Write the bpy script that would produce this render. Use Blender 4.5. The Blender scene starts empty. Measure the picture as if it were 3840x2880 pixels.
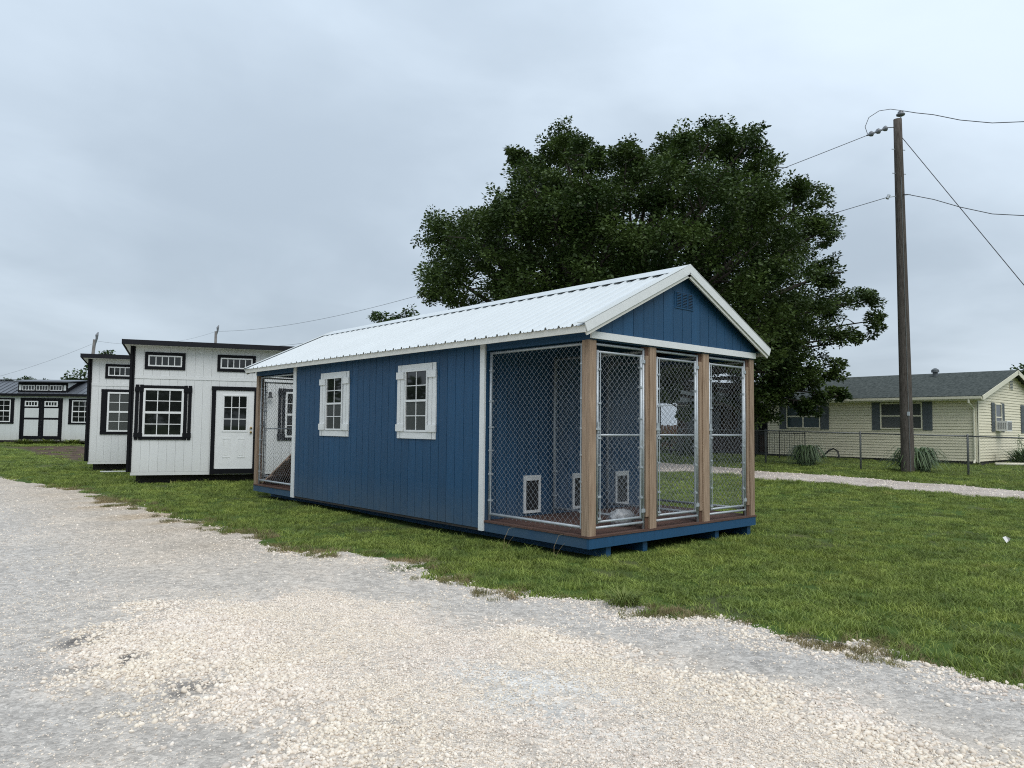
import bpy, math, random
import numpy as np
from mathutils import Vector, Matrix

random.seed(7)
RNG = np.random.default_rng(11)
scene = bpy.context.scene
COL = scene.collection
R = math.radians

# ------------------------------------------------------------------ camera
CAM = np.array([-6.4985, -5.9831, 1.5628])
YAW, PITCH, ROLL = 0.7222, 0.0581, 0.0101
fw = Vector((math.sin(YAW)*math.cos(PITCH), math.cos(YAW)*math.cos(PITCH), math.sin(PITCH)))
rt = Vector((math.cos(YAW), -math.sin(YAW), 0)); up = rt.cross(fw)
r2 = rt*math.cos(ROLL) + up*math.sin(ROLL); u2 = -rt*math.sin(ROLL) + up*math.cos(ROLL)
cd = bpy.data.cameras.new('camera'); cam = bpy.data.objects.new('camera', cd); COL.objects.link(cam)
cd.sensor_width = 36; cd.lens = 2.7824*36/3.84; cd.clip_start = 0.05; cd.clip_end = 3000
cam.matrix_world = Matrix(((r2.x, u2.x, -fw.x, CAM[0]), (r2.y, u2.y, -fw.y, CAM[1]), (r2.z, u2.z, -fw.z, CAM[2]), (0, 0, 0, 1)))
scene.camera = cam
FH = np.array([math.sin(YAW), math.cos(YAW)]); RH = np.array([FH[1], -FH[0]])

# ------------------------------------------------------------------ sky, sun, exposure
SUN_EL, SUN_AZ = R(54), math.atan2(-0.30, -0.95)      # azimuth measured from +y towards +x
SKY_W = 4.7
world = bpy.data.worlds.new('World'); scene.world = world; world.use_nodes = True
nt = world.node_tree; nt.nodes.clear()
def wn(t, **k):
    n = nt.nodes.new(t)
    for a, b in k.items(): setattr(n, a, b)
    return n
wl = nt.links.new
out = wn('ShaderNodeOutputWorld'); bg = wn('ShaderNodeBackground')
sky = wn('ShaderNodeTexSky', sky_type='NISHITA'); sky.sun_disc = False
sky.sun_elevation = SUN_EL; sky.sun_rotation = SUN_AZ; sky.air_density = 1.2; sky.dust_density = 2.0
tc = wn('ShaderNodeTexCoord'); sep = wn('ShaderNodeSeparateXYZ'); wl(tc.outputs['Generated'], sep.inputs[0])
zz = wn('ShaderNodeMath', operation='MAXIMUM'); zz.inputs[1].default_value = 0.0; wl(sep.outputs['Z'], zz.inputs[0])
za = wn('ShaderNodeMath', operation='ADD'); za.inputs[1].default_value = 0.22; wl(zz.outputs[0], za.inputs[0])
dx = wn('ShaderNodeMath', operation='DIVIDE'); wl(sep.outputs['X'], dx.inputs[0]); wl(za.outputs[0], dx.inputs[1])
dy = wn('ShaderNodeMath', operation='DIVIDE'); wl(sep.outputs['Y'], dy.inputs[0]); wl(za.outputs[0], dy.inputs[1])
cmb = wn('ShaderNodeCombineXYZ'); wl(dx.outputs[0], cmb.inputs[0]); wl(dy.outputs[0], cmb.inputs[1]); cmb.inputs[2].default_value = SKY_W
n1 = wn('ShaderNodeTexNoise'); n1.inputs['Scale'].default_value = 0.55; n1.inputs['Detail'].default_value = 6; n1.inputs['Roughness'].default_value = 0.5; n1.inputs['Distortion'].default_value = 0.35
wl(cmb.outputs[0], n1.inputs['Vector'])
n2 = wn('ShaderNodeTexNoise'); n2.inputs['Scale'].default_value = 1.9; n2.inputs['Detail'].default_value = 5; n2.inputs['Distortion'].default_value = 0.5
wl(cmb.outputs[0], n2.inputs['Vector'])
nm = wn('ShaderNodeMath', operation='MULTIPLY_ADD'); nm.inputs[1].default_value = 0.28; wl(n2.outputs['Fac'], nm.inputs[0]); wl(n1.outputs['Fac'], nm.inputs[2])
ramp = wn('ShaderNodeValToRGB'); ramp.color_ramp.interpolation = 'EASE'
ramp.color_ramp.elements[0].position = 0.44; ramp.color_ramp.elements[0].color = (0.462, 0.548, 0.64, 1)
ramp.color_ramp.elements[1].position = 0.86; ramp.color_ramp.elements[1].color = (0.715, 0.825, 0.935, 1)
wl(nm.outputs[0], ramp.inputs[0])
sk = wn('ShaderNodeVectorMath', operation='SCALE'); sk.inputs['Scale'].default_value = 0.10; wl(sky.outputs[0], sk.inputs[0])
mx = wn('ShaderNodeMix', data_type='RGBA'); mx.inputs['Factor'].default_value = 0.90
wl(sk.outputs[0], mx.inputs['A']); wl(ramp.outputs[0], mx.inputs['B'])
# an overcast sky brightens from the horizon towards the zenith
gr = wn('ShaderNodeMath', operation='MULTIPLY_ADD'); gr.inputs[1].default_value = 0.66; gr.inputs[2].default_value = 0.86; wl(zz.outputs[0], gr.inputs[0])
gs = wn('ShaderNodeVectorMath', operation='SCALE'); wl(mx.outputs['Result'], gs.inputs[0]); wl(gr.outputs[0], gs.inputs['Scale'])
wl(gs.outputs[0], bg.inputs['Color']); bg.inputs['Strength'].default_value = 1.0
wl(bg.outputs[0], out.inputs[0])

sd_ = bpy.data.lights.new('sun', 'SUN'); sd_.energy = 1.5; sd_.angle = R(50); sd_.color = (1.0, 0.97, 0.93)
sun = bpy.data.objects.new('sun', sd_); COL.objects.link(sun)
sdir = Vector((math.sin(SUN_AZ)*math.cos(SUN_EL), math.cos(SUN_AZ)*math.cos(SUN_EL), math.sin(SUN_EL)))
sun.rotation_euler = sdir.to_track_quat('Z', 'Y').to_euler(); sun.location = (0, 0, 40)
scene.view_settings.view_transform = 'Standard'; scene.view_settings.look = 'None'
scene.view_settings.exposure = 0.12; scene.view_settings.gamma = 1.0
scene.render.engine = 'CYCLES'
scene.cycles.use_denoising = False
scene.cycles.filter_width = 1.1
scene.cycles.max_bounces = 6; scene.cycles.diffuse_bounces = 3; scene.cycles.glossy_bounces = 3

# ------------------------------------------------------------------ terrain height and small numeric helpers
def sstep(x): x = np.clip(x, 0, 1); return x*x*(3-2*x)
def G(x, y):
    x = np.asarray(x, float); y = np.asarray(y, float)
    s = (x-CAM[0])*FH[0] + (y-CAM[1])*FH[1]; t = (x-CAM[0])*RH[0] + (y-CAM[1])*RH[1]
    Lp = np.interp(s, [0, 17, 23, 39, 60, 400], [0, 0, .06, .45, .6, .6])
    Rp = np.interp(s, [0, 14, 21, 24, 28, 40, 60, 400], [0, 0, .2, .26, .33, .42, .6, .6])
    w = sstep((t+4)/8)
    return Lp*(1-w) + Rp*w
_H = RNG.random((256, 256))
def vnoise(x, y, sc, seed=0):
    x = np.asarray(x, float)*sc + seed*17.3; y = np.asarray(y, float)*sc + seed*9.1
    xi = np.floor(x).astype(int); yi = np.floor(y).astype(int); fx = sstep(x-xi); fy = sstep(y-yi)
    h = lambda a, b: _H[a & 255, b & 255]
    return (h(xi, yi)*(1-fx)+h(xi+1, yi)*fx)*(1-fy) + (h(xi, yi+1)*(1-fx)+h(xi+1, yi+1)*fx)*fy
def fbm(x, y, sc, seed=0, o=4):
    v = 0; a = .5; tot = 0
    for k in range(o): v = v + a*vnoise(x, y, sc*2**k, seed+k); tot += a; a *= .5
    return v/tot
def sdist(px, py, poly):
    """signed distance to polygon, positive inside"""
    px = np.asarray(px, float); py = np.asarray(py, float); P = np.array(poly, float); n = len(P)
    d = np.full(px.shape, 1e9); ins = np.zeros(px.shape, bool)
    for i in range(n):
        a, b = P[i], P[(i+1) % n]; e = b-a
        t = np.clip(((px-a[0])*e[0]+(py-a[1])*e[1])/max(e@e, 1e-9), 0, 1)
        d = np.minimum(d, np.hypot(px-a[0]-t*e[0], py-a[1]-t*e[1]))
        if a[1] != b[1]:
            c = ((a[1] > py) != (b[1] > py)) & (px < (b[0]-a[0])*(py-a[1])/(b[1]-a[1])+a[0]); ins ^= c
    return np.where(ins, d, -d)

# ------------------------------------------------------------------ materials
def mat(name, base, rough=0.7, metal=0.0, spec=0.5, var=0.0, var2=None, vscale=3.0, stretch=(1, 1, 1), bump=0.0, bscale=40.0, rnd=0.0, coords='Object', detail=5, transl=0.0):
    m = bpy.data.materials.new(name); m.use_nodes = True; t = m.node_tree; N = t.nodes; Lk = t.links.new
    b = N['Principled BSDF']; b.inputs['Roughness'].default_value = rough; b.inputs['Metallic'].default_value = metal
    b.inputs['Specular IOR Level'].default_value = spec; b.inputs['Base Color'].default_value = (*base, 1)
    if var or bump or rnd or var2:
        if coords == 'World':
            ge = N.new('ShaderNodeNewGeometry'); src = ge.outputs['Position']
        else:
            c = N.new('ShaderNodeTexCoord'); src = c.outputs[coords]
        mp = N.new('ShaderNodeMapping'); mp.inputs['Scale'].default_value = stretch; Lk(src, mp.inputs[0])
        col = None
        if var or var2:
            nz = N.new('ShaderNodeTexNoise'); nz.inputs['Scale'].default_value = vscale; nz.inputs['Detail'].default_value = detail; Lk(mp.outputs[0], nz.inputs['Vector'])
            rp = N.new('ShaderNodeValToRGB'); rp.color_ramp.elements[0].position = .3; rp.color_ramp.elements[1].position = .7
            c2 = var2 if var2 else tuple(min(1, x*(1+var)) for x in base); c1 = base if var2 else tuple(x*(1-var) for x in base)
            rp.color_ramp.elements[0].color = (*c1, 1); rp.color_ramp.elements[1].color = (*c2, 1)
            Lk(nz.outputs['Fac'], rp.inputs[0]); col = rp.outputs[0]
        if rnd:
            oi = N.new('ShaderNodeObjectInfo'); mr = N.new('ShaderNodeMapRange'); mr.inputs['To Min'].default_value = 1-rnd; mr.inputs['To Max'].default_value = 1+rnd
            Lk(oi.outputs['Random'], mr.inputs[0]); vm = N.new('ShaderNodeVectorMath'); vm.operation = 'SCALE'
            if col is None: vm.inputs[0].default_value = base
            else: Lk(col, vm.inputs[0])
            Lk(mr.outputs[0], vm.inputs['Scale']); col = vm.outputs[0]
        if col is not None: Lk(col, b.inputs['Base Color'])
        if bump:
            bz = N.new('ShaderNodeTexNoise'); bz.inputs['Scale'].default_value = bscale; bz.inputs['Detail'].default_value = 6; Lk(mp.outputs[0], bz.inputs['Vector'])
            bp = N.new('ShaderNodeBump'); bp.inputs['Strength'].default_value = bump; bp.inputs['Distance'].default_value = 0.01
            Lk(bz.outputs['Fac'], bp.inputs['Height']); Lk(bp.outputs[0], b.inputs['Normal'])
    if transl:
        o = N['Material Output']; tr = N.new('ShaderNodeBsdfTranslucent'); ms = N.new('ShaderNodeMixShader'); ms.inputs[0].default_value = transl
        if b.inputs['Base Color'].is_linked: Lk(b.inputs['Base Color'].links[0].from_socket, tr.inputs[0])
        else: tr.inputs[0].default_value = (*base, 1)
        Lk(b.outputs[0], ms.inputs[1]); Lk(tr.outputs[0], ms.inputs[2]); Lk(ms.outputs[0], o.inputs[0])
    return m

MT = {}
MT['blue'] = mat('blue_paint', (.0085, .063, .143), .62, var=.09, vscale=4, stretch=(6, 6, .5), bump=.25, bscale=30, rnd=.09)
def dusty(m, z1, dust):
    t = m.node_tree; N = t.nodes; Lk = t.links.new; b = N['Principled BSDF']; src = b.inputs['Base Color'].links[0].from_socket
    c = N.new('ShaderNodeTexCoord'); sp = N.new('ShaderNodeSeparateXYZ'); Lk(c.outputs['Object'], sp.inputs[0]); nz = N.new('ShaderNodeTexNoise'); nz.inputs['Scale'].default_value = 3.5; nz.inputs['Detail'].default_value = 8; nz.inputs['Roughness'].default_value = .7; Lk(c.outputs['Object'], nz.inputs['Vector'])
    mr = N.new('ShaderNodeMapRange'); mr.inputs['From Min'].default_value = z1; mr.inputs['From Max'].default_value = 0; Lk(sp.outputs['Z'], mr.inputs[0])
    mu = N.new('ShaderNodeMath'); mu.operation = 'MULTIPLY'; Lk(mr.outputs[0], mu.inputs[0]); Lk(nz.outputs['Fac'], mu.inputs[1])
    mx_ = N.new('ShaderNodeMix'); mx_.data_type = 'RGBA'; Lk(mu.outputs[0], mx_.inputs['Factor']); Lk(src, mx_.inputs['A']); mx_.inputs['B'].default_value = (*dust, 1); Lk(mx_.outputs['Result'], b.inputs['Base Color'])
MT['blue_clean'] = MT['blue'].copy()
dusty(MT['blue'], .6, (.085, .115, .145))
MT['blue_dirty'] = mat('blue_paint_dirty', (.022, .07, .14), .7, var2=(.05, .095, .145), vscale=2.2, bump=.2, rnd=.05)
MT['white'] = mat('white_paint', (.76, .77, .76), .5, var=.04, vscale=5, bump=.1, bscale=25)
MT['roof_white'] = mat('white_metal', (.615, .65, .66), .45, spec=.55, var=.03, vscale=1.2, bump=.02)
MT['trim_grey'] = mat('trim_metal', (.60, .62, .60), .4, var=.04, vscale=2)
MT['cream'] = mat('fascia_paint', (.72, .70, .64), .5, var=.05, vscale=3)
MT['post'] = mat('post_wood', (.235, .155, .10), .8, var2=(.42, .305, .215), vscale=7, stretch=(9, 9, .45), bump=.35, bscale=14, rnd=.12)
MT['post_dark'] = mat('post_wood_dark', (.13, .07, .045), .85, var=.3, vscale=8, stretch=(8, 8, .6), bump=.2)
MT['deck'] = mat('deck_board', (.10, .052, .038), .75, var=.3, vscale=6, stretch=(.5, 9, 9), bump=.25, bscale=20, rnd=.18)
MT['galv'] = mat('galvanised', (.44, .475, .50), .45, metal=.3, var=.12, vscale=14)
MT['wire'] = mat('galvanised_wire', (.45, .48, .52), .5, metal=.1)
MT['wire_far'] = mat('weathered_wire', (.16, .165, .16), .6, metal=.3)
MT['dark'] = mat('dark_interior', (.015, .015, .017), .9)
MT['sheath'] = mat('sheathing', (.035, .028, .022), .85, var=.2)
MT['rubber'] = mat('flap_rubber', (.012, .012, .013), .5)
def glass_mat(name, c, ro=.03):
    m = mat(name, c, ro, spec=.6); return m
MT['glass'] = glass_mat('window_glass', (.012, .014, .013))
MT['glass_grey'] = glass_mat('screened_glass', (.075, .08, .078), .12)
MT['glass_teal'] = glass_mat('tinted_glass', (.02, .045, .055), .05)
MT['shed'] = mat('shed_white_siding', (.70, .71, .70), .6, var=.02, vscale=2.5, stretch=(3, 3, .4), bump=.15, bscale=30, rnd=.025)
MT['shed_c'] = mat('shed_grey_siding', (.63, .65, .64), .6, var=.05, vscale=2.5, stretch=(3, 3, .4), bump=.15, rnd=.02)
MT['black'] = mat('black_paint', (.0045, .005, .007), .6, spec=.18, var=.15, vscale=5)
MT['black_roof'] = mat('black_metal', (.009, .0095, .013), .5, spec=.25, var=.1)
MT['charcoal'] = mat('charcoal_metal', (.10, .11, .125), .38, var=.08, vscale=2)
MT['skid'] = mat('skid_wood', (.035, .03, .026), .9, var=.3)
MT['brass'] = mat('brass', (.42, .30, .12), .3, metal=1)
MT['vinyl'] = mat('yellow_vinyl', (.80, .735, .545), .55, var=.05, vscale=1.5, stretch=(1, 1, 4), rnd=.025)
MT['vinyl_trim'] = mat('cream_trim', (.74, .70, .55), .5, var=.03)
MT['shutter'] = mat('grey_shutter', (.10, .115, .125), .6, var=.12)
MT['shingle'] = mat('shingles', (.040, .049, .046), .95, spec=.08, var2=(.095, .107, .100), vscale=5, stretch=(1, 2.2, 1), bump=.4, bscale=30)
MT['brick'] = mat('brown_brick', (.085, .055, .042), .9, var=.3, vscale=6, stretch=(1, 1, 3), bump=.3)
MT['found'] = mat('foundation', (.05, .047, .042), .95, var=.3)
MT['iron'] = mat('black_iron', (.015, .015, .016), .5)
MT['ac'] = mat('ac_plastic', (.72, .72, .69), .45)
MT['ac_grille'] = mat('ac_grille', (.28, .28, .27), .6)
MT['pole'] = mat('pole_wood', (.046, .037, .031), .92, spec=.15, var2=(.15, .132, .116), vscale=5, stretch=(14, 14, .35), bump=.5, bscale=12)
MT['pole_far'] = mat('far_pole_wood', (.16, .15, .14), .9, var=.2)
MT['porcelain'] = mat('grey_porcelain', (.16, .17, .19), .25)
MT['cable'] = mat('cable', (.05, .052, .055), .6)
MT['bark'] = mat('bark', (.045, .036, .028), .95, var=.35, vscale=6, stretch=(4, 4, .6), bump=.6, bscale=10)
MT['leaf'] = mat('tree_leaf', (.019, .042, .011), .5, spec=.3, var2=(.095, .14, .033), vscale=.9, coords='World', transl=.18, detail=9)
MT['leaf2'] = mat('far_leaf', (.035, .065, .018), .6, spec=.3, var2=(.065, .11, .03), vscale=1.3, coords='World', transl=.15)
MT['fringe'] = mat('fringe_grass', (.15, .165, .05), .7, var2=(.34, .26, .14), vscale=2.6, coords='World', transl=.2, rnd=.3)
MT['iris'] = mat('iris_leaf', (.055, .10, .035), .5, var2=(.14, .21, .085), vscale=4, coords='World', transl=.15)
MT['weed'] = mat('weed_leaf', (.10, .15, .03), .6, var2=(.22, .25, .05), vscale=3, coords='World', transl=.15)
MT['straw'] = mat('dry_stalk', (.30, .23, .12), .8, var=.2)
MT['bag'] = mat('plastic_bag', (.62, .64, .66), .25, var=.15, vscale=12, transl=.35)
MT['ramp'] = mat('ramp_wood', (.36, .235, .165), .85, var=.25, vscale=6, stretch=(8, 1, 1), bump=.3, rnd=.12)
MT['litter'] = mat('white_paper', (.82, .80, .78), .8)

dusty(MT['shed'], .7, (.58, .56, .52)); dusty(MT['shed_c'], .7, (.42, .38, .32))
def grass_mat(name):
    m = bpy.data.materials.new(name); m.use_nodes = True; t = m.node_tree; N = t.nodes; Lk = t.links.new
    b = N['Principled BSDF']; b.inputs['Roughness'].default_value = .55; b.inputs['Specular IOR Level'].default_value = .3
    ge = N.new('ShaderNodeNewGeometry')
    n1 = N.new('ShaderNodeTexNoise'); n1.inputs['Scale'].default_value = 1.1; n1.inputs['Detail'].default_value = 8; n1.inputs['Roughness'].default_value = .74; Lk(ge.outputs['Position'], n1.inputs['Vector'])
    rp = N.new('ShaderNodeValToRGB'); E = rp.color_ramp.elements
    E[0].position = .25; E[0].color = (.085, .135, .035, 1); E[1].position = .76; E[1].color = (.38, .33, .14, 1)
    e = E.new(.48); e.color = (.205, .265, .058, 1); e = E.new(.62); e.color = (.29, .345, .075, 1)
    Lk(n1.outputs['Fac'], rp.inputs[0])
    oi = N.new('ShaderNodeObjectInfo'); mr = N.new('ShaderNodeMapRange'); mr.inputs['To Min'].default_value = .58; mr.inputs['To Max'].default_value = 1.38; Lk(oi.outputs['Random'], mr.inputs[0])
    vm = N.new('ShaderNodeVectorMath'); vm.operation = 'SCALE'; Lk(rp.outputs[0], vm.inputs[0]); Lk(mr.outputs[0], vm.inputs['Scale'])
    Lk(vm.outputs[0], b.inputs['Base Color'])
    tr = N.new('ShaderNodeBsdfTranslucent'); Lk(vm.outputs[0], tr.inputs[0]); ms = N.new('ShaderNodeMixShader'); ms.inputs[0].default_value = .25
    Lk(b.outputs[0], ms.inputs[1]); Lk(tr.outputs[0], ms.inputs[2]); Lk(ms.outputs[0], N['Material Output'].inputs[0])
    return m
MT['grass'] = grass_mat('grass_blade')
def ground_mat():
    m = bpy.data.materials.new('turf_soil'); m.use_nodes = True; t = m.node_tree; N = t.nodes; Lk = t.links.new
    b = N['Principled BSDF']; b.inputs['Roughness'].default_value = .95; b.inputs['Specular IOR Level'].default_value = .1
    ge = N.new('ShaderNodeNewGeometry')
    n1 = N.new('ShaderNodeTexNoise'); n1.inputs['Scale'].default_value = .8; n1.inputs['Detail'].default_value = 10; n1.inputs['Roughness'].default_value = .7; Lk(ge.outputs['Position'], n1.inputs['Vector'])
    rp = N.new('ShaderNodeValToRGB'); E = rp.color_ramp.elements
    E[0].position = .28; E[0].color = (.045, .075, .02, 1); E[1].position = .75; E[1].color = (.13, .13, .05, 1)
    e = E.new(.5); e.color = (.07, .115, .027, 1)
    Lk(n1.outputs['Fac'], rp.inputs[0])
    # bare earth near the far long shed
    at = N.new('ShaderNodeAttribute'); at.attribute_name = 'soil'
    n2 = N.new('ShaderNodeTexNoise'); n2.inputs['Scale'].default_value = 3; n2.inputs['Detail'].default_value = 6; Lk(ge.outputs['Position'], n2.inputs['Vector'])
    rs = N.new('ShaderNodeValToRGB'); rs.color_ramp.elements[0].position = .3; rs.color_ramp.elements[0].color = (.055, .038, .028, 1); rs.color_ramp.elements[1].position = .7; rs.color_ramp.elements[1].color = (.14, .10, .075, 1)
    Lk(n2.outputs['Fac'], rs.inputs[0])
    mxx = N.new('ShaderNodeMix'); mxx.data_type = 'RGBA'; Lk(at.outputs['Fac'], mxx.inputs['Factor']); Lk(rp.outputs[0], mxx.inputs['A']); Lk(rs.outputs[0], mxx.inputs['B'])
    Lk(mxx.outputs['Result'], b.inputs['Base Color'])
    nb = N.new('ShaderNodeTexNoise'); nb.inputs['Scale'].default_value = 22; nb.inputs['Detail'].default_value = 8; Lk(ge.outputs['Position'], nb.inputs['Vector'])
    bp = N.new('ShaderNodeBump'); bp.inputs['Strength'].default_value = .7; bp.inputs['Distance'].default_value = .04; Lk(nb.outputs['Fac'], bp.inputs['Height']); Lk(bp.outputs[0], b.inputs['Normal'])
    return m
MT['ground'] = ground_mat()
def gravel_mat(name, c1, c2, c3, attr=True):
    """packed crushed limestone; 'grey','tan','dark' point attributes carry real stains and material changes"""
    m = bpy.data.materials.new(name); m.use_nodes = True; t = m.node_tree; N = t.nodes; Lk = t.links.new
    b = N['Principled BSDF']; b.inputs['Roughness'].default_value = .93; b.inputs['Specular IOR Level'].default_value = .15
    ge = N.new('ShaderNodeNewGeometry')
    def noise(s, d, ro=.6):
        n = N.new('ShaderNodeTexNoise'); n.inputs['Scale'].default_value = s; n.inputs['Detail'].default_value = d; n.inputs['Roughness'].default_value = ro; Lk(ge.outputs['Position'], n.inputs['Vector']); return n
    n1 = noise(1.1, 8, .65); rp = N.new('ShaderNodeValToRGB'); E = rp.color_ramp.elements
    E[0].position = .3; E[0].color = (*c1, 1); E[1].position = .72; E[1].color = (*c3, 1); e = E.new(.5); e.color = (*c2, 1); Lk(n1.outputs['Fac'], rp.inputs[0])
    col = rp.outputs[0]
    if attr:
        for a, cc in (('grey', (.545, .51, .468)), ('tan', (.50, .40, .29)), ('cream', (.80, .705, .60)), ('pale', (.72, .695, .65)), ('dark', (.10, .095, .095))):
            at = N.new('ShaderNodeAttribute'); at.attribute_name = a; mm = N.new('ShaderNodeMix'); mm.data_type = 'RGBA'
            Lk(at.outputs['Fac'], mm.inputs['Factor']); Lk(col, mm.inputs['A']); mm.inputs['B'].default_value = (*cc, 1); col = mm.outputs['Result']
    # speckle of single grains
    vo = N.new('ShaderNodeTexVoronoi'); vo.inputs['Scale'].default_value = 55; Lk(ge.outputs['Position'], vo.inputs['Vector'])
    sp = N.new('ShaderNodeSeparateColor'); Lk(vo.outputs['Color'], sp.inputs[0])
    mr = N.new('ShaderNodeMapRange'); mr.inputs['To Min'].default_value = .78; mr.inputs['To Max'].default_value = 1.15; Lk(sp.outputs[0], mr.inputs[0])
    vo2 = N.new('ShaderNodeTexVoronoi'); vo2.inputs['Scale'].default_value = 19; Lk(ge.outputs['Position'], vo2.inputs['Vector'])
    sp2 = N.new('ShaderNodeSeparateColor'); Lk(vo2.outputs['Color'], sp2.inputs[0])
    mr2 = N.new('ShaderNodeMapRange'); mr2.inputs['To Min'].default_value = .80; mr2.inputs['To Max'].default_value = 1.14; Lk(sp2.outputs[1], mr2.inputs[0])
    mu = N.new('ShaderNodeMath'); mu.operation = 'MULTIPLY'; Lk(mr.outputs[0], mu.inputs[0]); Lk(mr2.outputs[0], mu.inputs[1])
    vm = N.new('ShaderNodeVectorMath'); vm.operation = 'SCALE'; Lk(col, vm.inputs[0]); Lk(mu.outputs[0], vm.inputs['Scale'])
    Lk(vm.outputs[0], b.inputs['Base Color'])
    nb = noise(30, 10, .75); ad = N.new('ShaderNodeMath'); ad.operation = 'MULTIPLY_ADD'; ad.inputs[1].default_value = -.6; Lk(vo.outputs['Distance'], ad.inputs[0]); Lk(nb.outputs['Fac'], ad.inputs[2])
    bp = N.new('ShaderNodeBump'); bp.inputs['Strength'].default_value = .75; bp.inputs['Distance'].default_value = .02; Lk(ad.outputs[0], bp.inputs['Height']); Lk(bp.outputs[0], b.inputs['Normal'])
    return m
MT['road'] = gravel_mat('packed_gravel', (.51, .465, .41), (.605, .545, .475), (.71, .62, .52))
MT['drive'] = gravel_mat('pink_gravel', (.44, .375, .325), (.54, .47, .41), (.64, .57, .51), False)
def stone_mat(name, a, b_):
    m = bpy.data.materials.new(name); m.use_nodes = True; t = m.node_tree; N = t.nodes; Lk = t.links.new
    b = N['Principled BSDF']; b.inputs['Roughness'].default_value = .9; b.inputs['Specular IOR Level'].default_value = .2
    oi = N.new('ShaderNodeObjectInfo'); rp = N.new('ShaderNodeValToRGB'); E = rp.color_ramp.elements
    E[0].color = (*a, 1); E[1].color = (*b_, 1); e = E.new(.12); e.color = (a[0]*1.25, a[1]*1.22, a[2]*1.2, 1); e = E.new(.6); e.color = (b_[0]*.88, b_[1]*.86, b_[2]*.83, 1)
    Lk(oi.outputs['Random'], rp.inputs[0])
    ge = N.new('ShaderNodeNewGeometry'); nz = N.new('ShaderNodeTexNoise'); nz.inputs['Scale'].default_value = .9; nz.inputs['Detail'].default_value = 3; Lk(ge.outputs['Position'], nz.inputs['Vector'])
    r3 = N.new('ShaderNodeValToRGB'); r3.color_ramp.elements[0].position = .36; r3.color_ramp.elements[0].color = (1.0, .965, .955, 1); r3.color_ramp.elements[1].position = .64; r3.color_ramp.elements[1].color = (1.0, .965, .905, 1); Lk(nz.outputs['Fac'], r3.inputs[0])
    mm = N.new('ShaderNodeMix'); mm.data_type = 'RGBA'; mm.blend_type = 'MULTIPLY'; mm.inputs['Factor'].default_value = 1; Lk(rp.outputs[0], mm.inputs['A']); Lk(r3.outputs[0], mm.inputs['B']); Lk(mm.outputs['Result'], b.inputs['Base Color'])
    return m
MT['stone'] = stone_mat('limestone', (.56, .515, .46), (.90, .84, .755))
MT['pebble'] = stone_mat('fine_limestone', (.38, .345, .305), (.76, .69, .60))

# ------------------------------------------------------------------ mesh builders
class MB:
    def __init__(s): s.v = []; s.f = []
    def poly(s, pts, faces):
        o = len(s.v); s.v += [tuple(p) for p in pts]; s.f += [tuple(i+o for i in f) for f in faces]
    def box(s, x0, x1, y0, y1, z0, z1):
        s.poly([(x0, y0, z0), (x1, y0, z0), (x1, y1, z0), (x0, y1, z0), (x0, y0, z1), (x1, y0, z1), (x1, y1, z1), (x0, y1, z1)],
               [(0, 3, 2, 1), (4, 5, 6, 7), (0, 1, 5, 4), (1, 2, 6, 5), (2, 3, 7, 6), (3, 0, 4, 7)])
    def beam(s, a, b, w, h, upv=(0, 0, 1)):
        a = Vector(a); b = Vector(b); d = (b-a).normalized(); upv = Vector(upv); sd = d.cross(upv).normalized()*w/2; uu = sd.cross(d).normalized()*h/2
        s.poly([a-sd-uu, a+sd-uu, a+sd+uu, a-sd+uu, b-sd-uu, b+sd-uu, b+sd+uu, b-sd+uu],
               [(0, 1, 2, 3), (7, 6, 5, 4), (0, 4, 5, 1), (1, 5, 6, 2), (2, 6, 7, 3), (3, 7, 4, 0)])
    def tube(s, pts, r, n=8, cap=True):
        pts = [Vector(p) for p in pts]; rs = r if isinstance(r, (list, tuple)) else [r]*len(pts); o = len(s.v); pr = None
        for i, p in enumerate(pts):
            d = (pts[min(i+1, len(pts)-1)]-pts[max(i-1, 0)]).normalized()
            if pr is None: q = Vector((0, 0, 1)) if abs(d.z) < .9 else Vector((1, 0, 0))
            else: q = pr
            a = (q - d*q.dot(d)).normalized(); b = d.cross(a); pr = a
            for k in range(n):
                t = 2*math.pi*k/n; s.v.append(tuple(p+(a*math.cos(t)+b*math.sin(t))*rs[i]))
        for i in range(len(pts)-1):
            for k in range(n):
                a0 = o+i*n+k; a1 = o+i*n+(k+1) % n; s.f.append((a0, a1, a1+n, a0+n))
        if cap:
            s.f.append(tuple(o+k for k in range(n))[::-1]); e = o+(len(pts)-1)*n; s.f.append(tuple(e+k for k in range(n)))
    def mesh(s, name, smooth=False):
        m = bpy.data.meshes.new(name); m.from_pydata(s.v, [], s.f); m.update()
        if smooth: m.polygons.foreach_set('use_smooth', [True]*len(m.polygons))
        return m
    def build(s, name, material, parent=None, smooth=False, **props):
        o = bpy.data.objects.new(name, s.mesh(name, smooth)); COL.objects.link(o); o.data.materials.append(MT[material] if isinstance(material, str) else material)
        if parent is not None: o.parent = parent
        for k, v in props.items(): o[k] = v
        return o
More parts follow.
